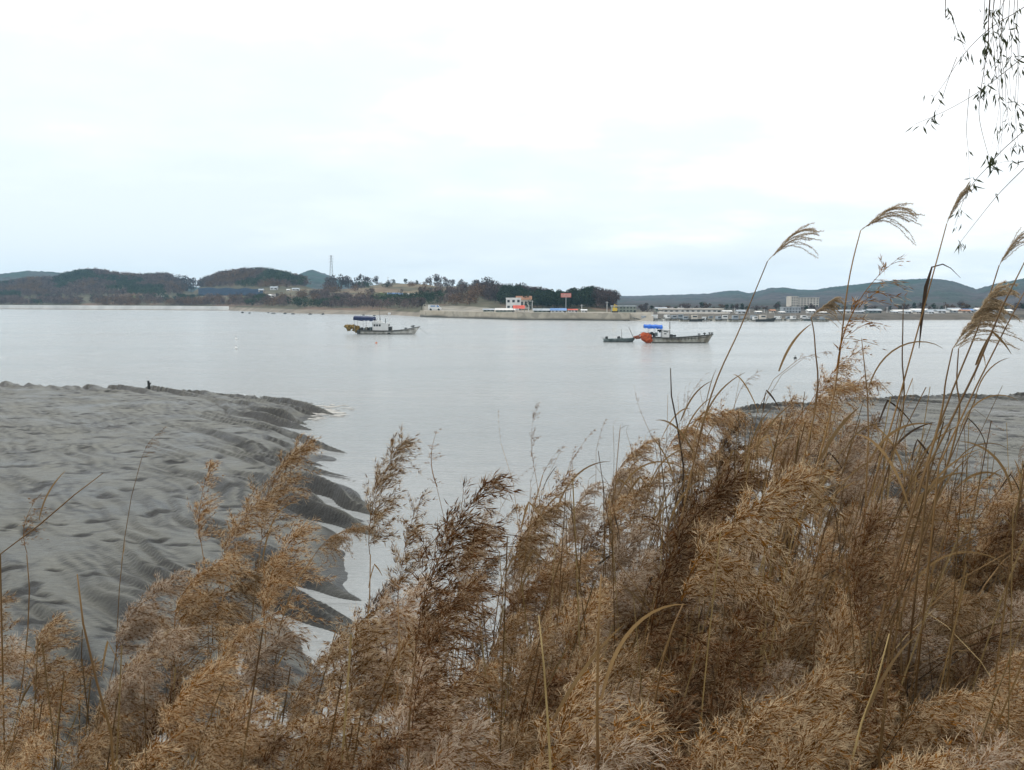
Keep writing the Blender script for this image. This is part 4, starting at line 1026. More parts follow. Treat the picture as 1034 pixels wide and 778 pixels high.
# thin smoke drifting up behind the right shore sheds
sm, nt, N_, L_ = newmat('drifting_smoke'); o_ = N_.new('ShaderNodeOutputMaterial'); pv = N_.new('ShaderNodeVolumePrincipled')
pv.inputs['Color'].default_value = (.9, .9, .92, 1); pv.inputs['Density'].default_value = 0.07; L_.new(pv.outputs[0], o_.inputs['Volume'])
p, s = spot(866, 318, True, d=322); sb = MB().blob((0, 0, 1.0), (1.2, 1.0, 1.2), 2, .2).blob((.8, 0, 2.1), (1.6, 1.1, .9), 3, .2)
o = sb.build('smoke', sm, None, True); o.location = p; tag(o, kind='stuff')

# bushes and bare trees among the harbour buildings and right shore houses
for k in range(64):
    px = 645 + k * 6.2 + r_.uniform(-3, 3); d = r_.uniform(352, 430); kd = r_.choice(('bare', 'bare', 'russet', 'pine')); th = r_.uniform(1.6, 3.6)
    p, s = spot(px, 316, True, d=d); tm, cm, lv, lf = PROTO[kd][k % 4]
    side = 'behind the harbour boats' if px < 845 else 'behind the houses of the right shore'
    o = empty('pine_tree' if kd == 'pine' else 'deciduous_tree', f'small {KL[kd]} tree {side}', 'tree', p, r_.uniform(0, 6), f'small {KL[kd]} trees {side}'); o.scale = (th * 1.3, th * 1.3, th)
    link('trunk', tm, o); link('crown', cm, o)

for k in range(22):
    px = 738 + k * 13.5 + r_.uniform(-5, 5); d = r_.uniform(318, 348); w = r_.uniform(4, 9); h = r_.uniform(2.2, 4.2)
    wl, rf = r_.choice((('white', 'greyroof'), ('cream', 'greyroof'), ('white', 'white'), ('greyroof', 'concrete'), ('cream', 'orangeroof')))
    side = 'harbour sheds behind the moored boats' if px < 845 else 'low houses lining the right shore'
    o = house('house', 'small pale building in the row of ' + side, 'house', px, 318, w, h, wl, rf, .4, True, d=d, nwin=2, group='small pale ' + side)
# ------------------------------------------------------------------ reed materials
M['husk'] = pmat('reed_husk', (0.090, 0.034, 0.004), (0.25, 0.108, 0.016), 0.75, 22, rnd=0.3, trans=0.25, spec=0.15)
M['silk'] = pmat('reed_silk', (0.50, 0.36, 0.205), (0.72, 0.57, 0.375), 0.8, 18, rnd=0.22, trans=0.40, spec=0.1)
M['huskd'] = pmat('reed_husk_dark', (0.045, 0.017, 0.005), (0.130, 0.052, 0.012), 0.75, 22, rnd=0.25, trans=0.2, spec=0.1)
M['silkd'] = pmat('reed_silk_dark', (0.24, 0.155, 0.085), (0.40, 0.28, 0.17), 0.8, 18, rnd=0.2, trans=0.35, spec=0.1)
M['huskp'] = pmat('reed_husk_pale', (0.12, 0.055, 0.014), (0.27, 0.14, 0.045), 0.75, 22, rnd=0.25, trans=0.3, spec=0.1)
M['silkp'] = pmat('reed_silk_pale', (0.54, 0.43, 0.32), (0.74, 0.63, 0.50), 0.8, 18, rnd=0.15, trans=0.45, spec=0.1)
M['culm'] = pmat('dry_culm', (0.085, 0.042, 0.014), (0.25, 0.15, 0.055), 0.6, 7, rnd=0.3, spec=0.3, stretch=(1, 1, .3))
M['blade'] = pmat('dry_leaf_blade', (0.13, 0.075, 0.030), (0.29, 0.19, 0.085), 0.65, 6, rnd=0.3, trans=0.3, spec=0.2)
M['litter'] = pmat('gap_shade_litter', (0.055, 0.034, 0.014), (0.17, 0.105, 0.045), 0.75, 6, trans=0.15, spec=0.1)  # darkened blade colour, paints the shade in gaps between plumes
M['straw'] = pmat('pale_straw', (0.27, 0.19, 0.075), (0.42, 0.31, 0.14), 0.6, 8, spec=0.25)
M['golden'] = pmat('golden_leaf', (0.36, 0.20, 0.035), (0.50, 0.31, 0.07), 0.6, 8, trans=0.3)
M['darkblade'] = pmat('dark_dead_leaf', (0.028, 0.018, 0.011), (0.075, 0.045, 0.022), 0.7, 8)
M['silver'] = pmat('silvergrass_plume', (0.40, 0.31, 0.20), (0.60, 0.49, 0.34), 0.75, 12, trans=0.35, spec=0.1)
M['silverd'] = pmat('silvergrass_seed', (0.20, 0.125, 0.06), (0.33, 0.22, 0.12), 0.75, 12, trans=0.25, spec=0.1)
M['green'] = pmat('green_grass', (0.045, 0.075, 0.015), (0.10, 0.14, 0.035), 0.7, 6, trans=0.3)
M['willowleaf'] = pmat('willow_leaf', (0.030, 0.045, 0.018), (0.075, 0.090, 0.036), 0.55, 30, trans=0.4)
M['willowbark'] = pmat('willow_bark', (0.045, 0.038, 0.028), (0.11, 0.095, 0.07), 0.9, 9, bump=0.6, bscale=18)
M['twig'] = pmat('willow_twig', (0.05, 0.035, 0.022), (0.12, 0.085, 0.045), 0.7, 12)

def unit(a): return a / np.maximum(np.linalg.norm(a, axis=-1, keepdims=True), 1e-9)

def lancets(P, Dn, ln, wd, rng, bend=0.0):
    """one slim diamond per point, pointing along Dn"""
    n = len(P); sd = unit(np.cross(Dn, rng.normal(size=(n, 3)))); nb = np.cross(Dn, sd)
    ln = np.broadcast_to(ln, n)[:, None]; wd = np.broadcast_to(wd, n)[:, None]
    mid = P + Dn * ln * .42
    V = np.stack([P, mid + sd * wd * .5, P + Dn * ln + nb * bend * ln, mid - sd * wd * .5], 1).reshape(-1, 3)
    return V, np.arange(4 * n).reshape(-1, 4)

def ribbon(pts, w, tw=None):
    """flat tapering strip along pts; w half-widths; tw side vectors"""
    pts = np.asarray(pts); n = len(pts); t = unit(np.gradient(pts, axis=0))
    s = unit(np.cross(t, np.array([0.2, 1.0, 0.3]) if tw is None else tw)); w = np.broadcast_to(w, n)[:, None]
    V = np.empty((2 * n, 3)); V[0::2] = pts - s * w; V[1::2] = pts + s * w
    i = np.arange(n - 1) * 2
    return V, np.stack([i, i + 1, i + 3, i + 2], 1)

class NB:
    def __init__(s): s.V = []; s.F = []; s.m = []; s.n = 0
    def add(s, V, F_, m=0): s.V.append(V); s.F.append(F_ + s.n); s.m.append(np.full(len(F_), m)); s.n += len(V)
    def mesh(s, name, mats):
        return np_mesh(name, np.vstack(s.V), [np.vstack(s.F)], mats, [np.concatenate(s.m)])

def plume_mesh(seed, dense=1.0, sweep=0.5, arch=0.10, width=0.40, silk=4, hl=0.017, big=1.0, mats=''):
    """feathery common-reed panicle; base at the origin, chord along +Z to height 1, swept to +X.
    built at 0.36 m so lengths are real, then scaled to unit chord"""
    rng = np.random.default_rng(seed); Lr = 0.36
    def axis_pt(t): return np.stack([-arch * 4 * t * (1 - t) * Lr, .03 * Lr * np.sin(t * 5 + seed), t * Lr], -1)
    nb = int(58 * dense); nbm = NB()
    tt = np.linspace(0, 1, 14); V, F_ = ribbon(axis_pt(tt), 0.0016 * (1 - .8 * tt)); nbm.add(V, F_, 0)
    P_, D_ = [], []
    ts = np.sort(rng.uniform(0.0, 0.99, nb))
    for t in ts:
        l = Lr * width * (1 - .70 * t ** 1.2) * rng.uniform(.40, 1.15) * (.65 + min(1, t * 5) * .35)
        az = rng.normal(0, 1.15) if rng.random() < .70 else rng.uniform(-math.pi, math.pi)
        el = rng.uniform(.55, 1.3)
        d0 = np.array([math.cos(az) * math.cos(el), math.sin(az) * math.cos(el), math.sin(el)])
        k = max(5, int(l / 0.0092 * (.8 + .2 * dense))); s = np.linspace(0, 1, k)
        pull = np.array([sweep, rng.normal(0, .2), -.7 * sweep]) * rng.uniform(.2, 1.0)
        wob = np.cumsum(rng.normal(0, .035, (k, 3)), axis=0) * .5
        pts = axis_pt(np.array([t]))[0] + l * (s[:, None] * d0 + (s ** 2)[:, None] * pull + wob)
        V, F_ = ribbon(pts, 0.0006); nbm.add(V, F_, 0)
        dd = unit(np.gradient(pts, axis=0)); st = max(1, int(k * .12))
        P_.append(pts[st:]); D_.append(dd[st:])
    P = np.vstack(P_); D = np.vstack(D_); n = len(P)
    P = P + rng.normal(0, .0045, (n, 3))
    for _ in range(2):
        dv = unit(D + rng.normal(0, .42, (n, 3))); V, F_ = lancets(P, dv, rng.uniform(.012, .026, n) * big, rng.uniform(.0020, .0038, n) * big, rng, .15); nbm.add(V, F_, 0)
    for _ in range(silk):
        dv = unit(D + rng.normal(0, .6, (n, 3)) + np.array([.25, 0, -.05])); V, F_ = lancets(P + D * .003 + rng.normal(0, .003, (n, 3)), dv, rng.uniform(.7, 1.5, n) * hl * 1.3 * big, rng.uniform(.0005, .0012, n) * big, rng, .3); nbm.add(V, F_, 1)
    me = nbm.mesh('reed_plume', [M['husk' + mats], M['silk' + mats]])
    co = np.empty(len(me.vertices) * 3, np.float32); me.vertices.foreach_get('co', co); me.vertices.foreach_set('co', co / Lr); me.update()
    return me

def silver_mesh(seed, n=18, spread=0.34, curl=0.55, fluffy=1.0, zr=.42, lmin=0.0):
    """fan of slim curved racemes (silvergrass); chord +Z unit length, racemes curl to +X"""
    rng = np.random.default_rng(seed); nbm = NB(); Lr = .24
    tt = np.linspace(0, 1, 10); V, F_ = ribbon(np.stack([0 * tt, 0 * tt, tt * max(.45, zr) * Lr], -1), 0.0014); nbm.add(V, F_, 0)
    for i in range(n):
        z0 = Lr * rng.uniform(0, zr); l = max(lmin * Lr, Lr - z0) * rng.uniform(.72, 1.1); az = rng.uniform(-math.pi, math.pi); sp = spread * rng.uniform(.15, 1)
        k = int(40 * fluffy); s = np.linspace(0, 1, k); c = curl * rng.uniform(.35, 1.3)
        x = sp * math.cos(az) * s * .8 + c * s ** 2.2 * .95; y = sp * math.sin(az) * s; z = s - .42 * c * s ** 2.8
        pts = np.array([0, 0, z0]) + l * (np.stack([x, y, z], -1) + np.cumsum(rng.normal(0, .006, (k, 3)), axis=0))
        V, F_ = ribbon(pts, 0.0006); nbm.add(V, F_, 1)
        d = unit(np.gradient(pts, axis=0)); m = s > .06
        for q in range(2):
            dv = unit(d[m] + rng.normal(0, .28, (m.sum(), 3))); V, F_ = lancets(pts[m], dv, rng.uniform(.006, .010, m.sum()), .0019, rng); nbm.add(V, F_, 1)
        for q in range(int(5 * fluffy)):
            dv = unit(d[m] + rng.normal(0, .5, (m.sum(), 3))); V, F_ = lancets(pts[m], dv, rng.uniform(.009, .015, m.sum()), .0011, rng, .2); nbm.add(V, F_, 0)
    me = nbm.mesh('silvergrass_plume', [M['silver'], M['silverd']])
    co = np.empty(len(me.vertices) * 3, np.float32); me.vertices.foreach_get('co', co); me.vertices.foreach_set('co', co / Lr); me.update()
    return me

PL = {'full': [plume_mesh(200 + i, 1.25, .50 + .06 * (i % 3), .07 + .04 * (i % 4), .56 + .05 * (i % 3), 6) for i in range(8)],
      'arch': [plume_mesh(220 + i, 1.35, .85, .20, .55, 7) for i in range(3)],
      'narrow': [plume_mesh(230 + i, .9, .35, .07, .36, 5) for i in range(3)],
      'sparse': [plume_mesh(240 + i, .34, .40, .10, .30, 2, big=.85) for i in range(3)],
      'dark': [plume_mesh(250 + i, 1.5, .60, .12, .50, 4) for i in range(2)],
      'ear': [plume_mesh(260 + i, .24, .15, .04, .12, 1, big=.7) for i in range(2)]}
PL['dark'] = [plume_mesh(250 + i, 1.4, .60, .12, .50, 4, mats='d') for i in range(4)]
PL['pale'] = [plume_mesh(270 + i, 1.3, .70, .14, .58, 8, mats='p') for i in range(4)]
SV = {'fan': [silver_mesh(300 + i) for i in range(3)], 'curl': [silver_mesh(310, 16, .28, .75)], 'tight': [silver_mesh(320 + i, 16, .22, .30) for i in range(2)], 'fluff': [silver_mesh(330 + i, 34, .40, .75, 1.2, .8, .42) for i in range(2)]}

def leaf_mesh(seed, L=.45, w=.006, droop=.8, fold=0.0):
    """dry reed leaf: rises, then bends over to +X"""
    rng = np.random.default_rng(seed); t = np.linspace(0, 1, 12)
    a = np.radians(rng.uniform(8, 25)) + t ** 1.5 * droop * rng.uniform(.7, 1.3)
    if fold: a = a + np.where(t > fold, 1.7, 0)
    x = np.cumsum(np.sin(a)) / 12 * L; z = np.cumsum(np.cos(a)) / 12 * L; y = .04 * L * np.sin(t * 3 + seed)
    V, F_ = ribbon(np.stack([x, y, z], -1), w * np.sin(np.pi * np.clip(t * .85 + .15, 0, 1)) ** .8 + .0004)
    return V, F_
def leaf_me(mat, *a):
    V, F_ = leaf_mesh(*a); return np_mesh('leaf', V, [F_], [M[mat]], [0], True)
LV = [leaf_me('blade', 400 + i, .20 + .05 * (i % 4), .0026 + .0008 * (i % 3), .5 + .3 * (i % 4), (0, 0, 0, 0, .6)[i % 5]) for i in range(10)]
LVD = [leaf_me('darkblade', 420 + i, .22 + .04 * i, .0035, .6 + .2 * i, (0, .4, .3)[i % 3]) for i in range(3)]
LVG = [leaf_me('golden', 430 + i, .15, .0032, .4 + .2 * i) for i in range(2)]

def plume_matrix(B, T, roll=0.0, bend=1.0):
    ch = T - B; l = ch.length; z = ch.normalized()
    xw = Vector((bend, 0, 0)); x = (xw - z * xw.dot(z))
    if x.length < .2: x = Vector((0, 0, -1)) - z * Vector((0, 0, -1)).dot(z)
    x.normalize(); y = z.cross(x)
    R = Matrix((x, y, z)).transposed() @ Matrix.Rotation(roll, 3, 'Z')
    return Matrix.Translation(B) @ R.to_4x4() @ Matrix.Diagonal((l, l, l, 1)), R @ Vector((-.35, 0, 1)).normalized()

RR = random.Random(99)
def stalk(name, cat, label, group, B, T, pm, part, roll=0.0, lean=None, rad=.0032, leaves=2, culm='culm', fat=1.0, dark=False, gold=False, bend=1.0, gpos=None):
    """one reed: Empty on the ground > stem, plume, leaves"""
    mw, tan = plume_matrix(B, T, roll, bend)
    if gpos is None:
        hgt = B.z - ground(B.x, B.y)
        ln = lean if lean is not None else RR.uniform(.02, .14)
        gx, gy = B.x - ln * hgt, B.y + RR.uniform(-.06, .10) * hgt
    else: gx, gy = gpos
    g = Vector((gx, gy, ground(gx, gy) - .02))
    o = empty(name, label, cat, g, 0, group)
    p0, p1 = g, B; hl = (p1 - p0).length
    m0 = Vector((RR.uniform(-.05, .05), 0, 1)) * hl * .9; m1 = tan * hl * .7
    pts = []
    for i in range(11):
        u = i / 10; h00 = 2 * u ** 3 - 3 * u ** 2 + 1; h10 = u ** 3 - 2 * u ** 2 + u; h01 = -2 * u ** 3 + 3 * u ** 2; h11 = u ** 3 - u ** 2
        pts.append(p0 * h00 + m0 * h10 + p1 * h01 + m1 * h11 - g)
    mb = MB().tube(pts, [rad * (1.15 - .62 * i / 10) for i in range(11)], 5)
    mb.build('stem', M[culm], o, True)
    if pm is not None:
        p = link(part, pm, o); m = mw.copy(); m.translation = B - g
        p.matrix_local = m @ Matrix.Diagonal((fat, fat, 1, 1))
    for k in range(leaves):
        u = RR.uniform(.25, .93); i = int(u * 10); q = pts[i].lerp(pts[i + 1], u * 10 - i)
        lm = RR.choice(LVD) if (dark and k == 0) else RR.choice(LVG) if (gold and k == 0) else RR.choice(LV)
        lf = link('leaf', lm, o); lf.location = q
        s_ = RR.uniform(.7, 1.25); lf.scale = (s_, s_, s_)
        lf.rotation_euler = (RR.uniform(-.2, .2), RR.uniform(-.1, .3), RR.gauss(0, .9) if RR.random() < .75 else RR.uniform(-3.1, 3.1))
    return o

# ------------------------------------------------------------------ reeds one can single out in the photograph: tip px, base px, distance
DIST = [
 ('reed', 'thin sparse reed head standing alone against the left mud flat', (168, 432), (143, 463), 3.9, 'sparse', 1.0, dict(leaves=1, rad=.0022)),
 ('reed', 'loose twiggy reed head at the far left edge over grey mud', (42, 498), (27, 560), 3.3, 'sparse', 1.2, dict(leaves=3)),
 ('reed', 'upright sparse brown reed head with its top left of the curved brown leaf', (213, 470), (203, 548), 3.9, 'narrow', 1.0, dict(leaves=2)),
 ('reed', 'tall fluffy reed head leaning right over the dark gullies of the left mud', (312, 450), (264, 545), 3.7, 'full', .8, dict(leaves=1)),
 ('reed', 'short dense reed head below and left of the tall leaning one on the mud', (262, 508), (226, 590), 3.6, 'full', 1.1, dict(leaves=2)),
 ('reed', 'reed head with loose wide branches in front of the mud gully mouth', (300, 540), (268, 640), 3.3, 'full', 1.0, dict(leaves=2)),
 ('reed', 'pointed tawny reed head rising highest from the gap by the inlet', (408, 447), (374, 560), 3.0, 'full', .75, dict(leaves=1)),
 ('reed', 'reed with a bent over golden head at the inlet mouth', (372, 533), (318, 560), 3.0, 'arch', .7, dict(leaves=2, gold=True)),
 ('reed', 'slim dark reed head left of the large dark arching plume', (428, 500), (402, 610), 2.7, 'narrow', 1.0, dict(leaves=1)),
 ('reed', 'large dark brown arching reed plume in the centre left foreground', (500, 488), (420, 660), 2.25, 'dark', 1.0, dict(leaves=1, rad=.004)),
 ('reed', 'second dark plume hanging below the large arching one in the centre left', (482, 590), (415, 740), 2.0, 'dark', 1.0, dict(leaves=0)),
 ('weed', 'small branched dead weed top standing alone above the inlet reeds', (441, 434), (441, 492), 3.6, 'ear', 2.2, dict(leaves=0, rad=.0018)),
 ('reed', 'thin grass ear floating high over the water left of the clump', (503, 412), (506, 448), 3.2, 'ear', .5, dict(leaves=1, rad=.0011)),
 ('reed', 'thin seeded grass stalk standing tallest between water and central clump', (543, 402), (539, 470), 3.6, 'sparse', .6, dict(leaves=1, rad=.0016)),
 ('reed', 'reed head with long arching top right of the thin seeded stalk', (572, 448), (548, 480), 3.8, 'sparse', .8, dict(leaves=2)),
 ('reed', 'tousled plume at the crest of the brown mass below the right boat', (745, 418), (668, 470), 4.2, 'arch', 1.0, dict(leaves=2)),
 ('reed', 'long windswept plume streaming right at the top of the brown mass', (885, 388), (800, 432), 3.6, 'arch', .8, dict(leaves=1)),
 ('reed', 'higher windswept plume tip rising against the water in the right mass', (872, 352), (818, 408), 3.5, 'narrow', 1.0, dict(leaves=1)),
 ('reed', 'huge arching plume sweeping from lower left across the right mass', (822, 478), (690, 610), 2.3, 'arch', .9, dict(leaves=0, rad=.004)),
 ('reed', 'broad plume with a dark spine left of the huge arching plume', (745, 480), (655, 640), 2.6, 'dark', .9, dict(leaves=0)),
 ('reed', 'near reed with widely spaced husks crossing the hazy hill on the right', (912, 258), (846, 372), 2.6, 'sparse', 1.2, dict(leaves=0, rad=.0016)),
 ('reed', 'dark spined upright plume at the heart of the lower right mass', (885, 520), (868, 640), 2.3, 'dark', .9, dict(leaves=1)),
]
for (nm, lab, tip, bs, d, kind, fat, kw) in DIST:
    B = at(bs[0], bs[1], d); T = at(tip[0], tip[1], d + RR.uniform(-.06, .10))
    stalk(nm, 'weed' if nm == 'weed' else 'reed', lab, None, B, T, RR.choice(PL[kind]), 'plume', RR.uniform(-.4, .4), fat=fat, **kw)

# ------------------------------------------------------------------ tall silvergrass against hills and sky
SILV = [
 ('silvergrass stem leaning right with its plume highest left of the mountain', (818, 218), (775, 264), (748, 330), (712, 420), 3.4, 'curl', .75),
 ('tall silvergrass stem whose plume curls right above the mountain', (918, 196), (869, 233), (856, 290), (838, 420), 3.3, 'curl', 1.0),
 ('tall silvergrass stem whose upright plume touches the willow twigs', (975, 184), (956, 226), (940, 285), (900, 430), 3.4, 'tight', .8),
 ('silvergrass stem with a plume cut by the right picture edge', (1034, 228), (1009, 268), (990, 325), (945, 440), 3.0, 'tight', .9),
 ('small pale fluffy silvergrass plume drooping before the apartment block', (845, 300), (819, 320), (823, 350), (822, 420), 3.3, 'fluff', 1.0),
 ('large pale drooping silvergrass plume before the right shore houses', (1008, 288), (962, 352), (955, 385), (945, 440), 2.9, 'fluff', .9),
 ('faint second pale plume behind the large drooping one', (1000, 306), (968, 352), (966, 385), (965, 440), 3.1, 'fluff', .75),
 ('short dark seeded spike standing before the mountain foot', (917, 293), (912, 312), (911, 360), (909, 430), 3.4, 'ear', 1.0),
]
for (lab, tip, b, mid, foot, d, kind, fat) in SILV:
    T, B, Mi, Ft = at(*tip, d), at(*b, d), at(*mid, d), at(*foot, d)
    gx, gy = Ft.x - .25, Ft.y + .05; g = Vector((gx, gy, ground(gx, gy) - .02))
    o = empty('silvergrass', lab, 'grass', g)
    ctl = [g, g.lerp(Ft, .55) + Vector((-.02, 0, 0)), Ft, Mi, B]; pts = []
    for i in range(len(ctl) - 1):
        a0, a1, a2, a3 = ctl[max(i - 1, 0)], ctl[i], ctl[i + 1], ctl[min(i + 2, len(ctl) - 1)]
        for k in range(6):
            u = k / 6; pts.append(.5 * ((2 * a1) + (a2 - a0) * u + (2 * a0 - 5 * a1 + 4 * a2 - a3) * u * u + (3 * a1 - a0 - 3 * a2 + a3) * u ** 3) - g)
    pts.append(B - g)
    MB().tube(pts, [.0042 - .0026 * i / (len(pts) - 1) for i in range(len(pts))], 6).build('stem', M['culm'], o, True)
    mw, tan = plume_matrix(B, T, 0.0); pm = RR.choice(PL['ear'] if kind == 'ear' else SV[kind])
    p_ = link('plume', pm, o); m = mw.copy(); m.translation = B - g; p_.matrix_local = m @ Matrix.Diagonal((fat, fat, 1, 1))
    for k in range(2):
        lf = link('leaf', RR.choice(LV), o); lf.location = pts[RR.randint(5, 11)]; s_ = RR.uniform(.9, 1.3); lf.scale = (s_, s_, s_); lf.rotation_euler = (0, RR.uniform(0, .3), RR.gauss(0, .7))
    if 'upright plume' in lab:                         # the bent dark leaf half way up this stem
        a = [at(928, 352, d) - g, at(931, 320, d) - g, at(935, 290, d) - g, at(941, 270, d) - g, at(952, 267, d) - g, at(960, 271, d) - g, at(970, 281, d) - g]
        V, F_ = ribbon(np.array([list(q) for q in a]), np.array([.001, .005, .0065, .003, .0022, .0014, .0005])); link('bent_leaf', np_mesh('bent_leaf', V, [F_], [M['darkblade']], [0], True), o)
# bare stems crossing the right side
for (lab, pp, d, mat, rad) in (
    ('straight pale stem slanting up to the right picture edge', ((938, 470), (985, 375), (1012, 310), (1036, 262)), 2.7, 'culm', .0032),
    ('thin bare stem slanting in front of the far right houses', ((948, 470), (986, 390), (1016, 330), (1036, 292)), 2.9, 'culm', .0026),
    ('thin upright stem carrying a dark spent head before the water', ((877, 440), (876, 400), (873, 370), (870, 342)), 3.3, 'culm', .0024),
    ('pale straw stem standing alone at the bottom centre', ((557, 800), (554, 740), (549, 670), (544, 622)), 1.75, 'straw', .0026),
    ('brown upright reed stem right of the pale straw stem', ((604, 800), (603, 720), (604, 640), (607, 580)), 1.8, 'culm', .0034),
    ('dark red brown stem leaning left at the lower left corner', ((112, 740), (98, 690), (84, 630), (78, 580)), 2.2, 'culm', .0030),
    ('yellow straw stem leaning right at the lower right', ((852, 800), (870, 730), (885, 690), (898, 640)), 1.8, 'straw', .0024),
    ('long thin stem slanting up right across the left mud', ((0, 560), (40, 530), (75, 500), (104, 478)), 3.0, 'culm', .0026),
    ('dark brown broken reed stem standing in the central clump', ((690, 470), (684, 430), (678, 400), (677, 372)), 4.0, 'darkblade', .004)):
    P_ = [at(a, b, d) for a, b in pp]; gx, gy = P_[0].x - (P_[1].x - P_[0].x) * .5, P_[0].y + .05; g = Vector((gx, gy, ground(gx, gy) - .02))
    if P_[0].z < g.z + .1: g = P_[0].copy(); g.z = ground(g.x, g.y) - .02
    o = empty('reed', lab, 'reed', g); MB().tube([Vector((0, 0, 0))] + [q - g for q in P_], [rad * 1.1, rad, rad * .9, rad * .75, rad * .45], 6).build('stem', M[mat], o, True)
    lf = link('leaf', RR.choice(LV), o); lf.location = P_[1] - g; lf.rotation_euler = (0, .1, RR.gauss(0, .8))

# ------------------------------------------------------------------ the rest of the stand
ENV = [(-60, 610), (5, 585), (50, 600), (95, 640), (130, 600), (190, 550), (240, 520), (285, 525), (310, 600), (345, 610), (375, 555), (405, 545), (440, 525), (490, 505), (530, 497), (570, 476), (610, 464), (650, 445), (700, 430), (760, 412), (800, 395), (850, 390), (890, 425), (930, 455), (970, 478), (1000, 480), (1034, 470), (1100, 470)]
def stand_label(px, py):
    if px < 140: return 'feathery tawny reed in the loose clump at the far left', 'loose far left reeds'
    if px < 330: return 'feathery tawny reed in the clump before the left mud flat', 'reeds before the left mud flat'
    if px < 520: return 'feathery brown reed in the clump before the inlet, left of centre', 'reeds before the inlet'
    if px < 680: return ('feathery brown reed low in the bottom centre of the stand', 'reeds at the bottom centre') if py > 610 else ('feathery brown reed on the slope of the stand below the right boat', 'reeds on the slope of the stand')
    if py < 500: return 'feathery brown reed along the crest of the dense right stand', 'reeds along the right crest'
    if py < 640: return 'feathery brown reed in the middle of the dense right stand', 'reeds in the middle of the right stand'
    return 'feathery brown reed at the bottom of the dense right stand', 'reeds at the bottom right'
placed = []; tries = 0; count = 0
def try_place(n, x0, x1, top_off, ymax, mind, rng_d):
    global count
    made = 0; t = 0
    while made < n and t < n * 60:
        t += 1
        px = RR.uniform(x0, x1); e = float(lerp_tab(px, ENV)) + top_off
        py = e + (ymax - e) * RR.random() ** 1.05
        u = (py - e) / (790 - e)
        d = max(1.55, (rng_d[0] * (1 - u) + rng_d[1] * u) * RR.uniform(.88, 1.14))
        key = (px, py)
        if any((px - a) ** 2 + ((py - b) * .8) ** 2 < mind ** 2 for a, b in placed): continue
        placed.append(key); made += 1; count += 1
        L_ = RR.uniform(.31, .50) if px > 560 else RR.uniform(.27, .43); lp = L_ / d * 950
        an = RR.gauss(.42, .22)                                   # lean of the plume to the right, radians
        bx_, by_ = px - lp * math.sin(an), py + lp * math.cos(an)
        B = at(bx_, by_, d); T = at(px, py, d + RR.uniform(-.10, .12))
        kind = RR.choices(['full', 'arch', 'narrow', 'dark', 'pale', 'sparse'], [5, 2.4, 1.5, 2.4, 2.8, .6 if px > 500 else 2.2])[0]
        lab, grp = stand_label(px, py)
        stalk('reed', 'reed', lab, grp, B, T, RR.choice(PL[kind]), 'plume', RR.uniform(-.7, .7), fat=RR.uniform(.8, 1.12), leaves=RR.choice((1, 1, 2, 2, 3)), rad=RR.uniform(.0026, .004), dark=RR.random() < .25, gold=RR.random() < .12)
try_place(92, 640, 1075, 0, 650, 26, (4.8, 2.2))
try_place(52, 500, 1075, 120, 850, 30, (3.0, 1.75))
try_place(16, 850, 1075, 0, 640, 20, (4.4, 2.4))
try_place(40, 480, 720, 5, 640, 23, (4.6, 2.4))
try_place(24, 330, 520, 30, 800, 26, (3.2, 1.9))
try_place(20, 130, 335, 20, 760, 26, (3.7, 2.1))
try_place(11, -30, 140, 20, 760, 28, (3.5, 2.1))
try_place(14, -20, 560, 160, 860, 27, (2.6, 1.75))
try_place(26, 540, 1060, 90, 720, 20, (3.4, 2.2))
print('reeds', count)

# ------------------------------------------------------------------ fine dry stems on the slope below the right boat: thin, with small ears
for k in range(46):
    px = RR.uniform(525, 760); e = float(lerp_tab(px, ENV)); py = e - RR.uniform(0, 62) * (1 if px > 590 else .6)
    d = RR.uniform(3.4, 5.2); an = RR.gauss(.25, .45); l = RR.uniform(18, 46)
    T = at(px, py, d); B = at(px - l * math.sin(an), py + l * math.cos(an), d)
    ear = RR.random() < .4
    stalk('dry_stem', 'grass', 'thin dry grass stem rising from the slope of the stand below the right boat', 'thin dry stems on the slope of the stand', B, T, RR.choice(PL['ear']) if ear else LV[RR.randrange(10)] if RR.random() < .75 else LVD[RR.randrange(3)], 'ear' if ear else 'top_leaf', RR.uniform(-1, 1), fat=.9 if ear else 1.0, leaves=RR.choice((2, 3, 3)), rad=.0014, dark=RR.random() < .5)
for k in range(30):
    px = RR.uniform(760, 1040); e = float(lerp_tab(px, ENV)); py = e - RR.uniform(0, 55); d = RR.uniform(3.0, 4.6); an = RR.gauss(.3, .5); l = RR.uniform(20, 50)
    T = at(px, py, d); B = at(px - l * math.sin(an), py + l * math.cos(an), d); ear = RR.random() < .35
    stalk('dry_stem', 'grass', 'thin dry grass stem rising from the crest of the right stand over the mud', 'thin dry stems along the right crest', B, T, RR.choice(PL['ear'] + PL['sparse']) if ear else LV[RR.randrange(10)] if RR.random() < .6 else LVD[RR.randrange(3)], 'ear' if ear else 'top_leaf', RR.uniform(-1, 1), fat=.9, leaves=3, rad=.0016, dark=RR.random() < .6)

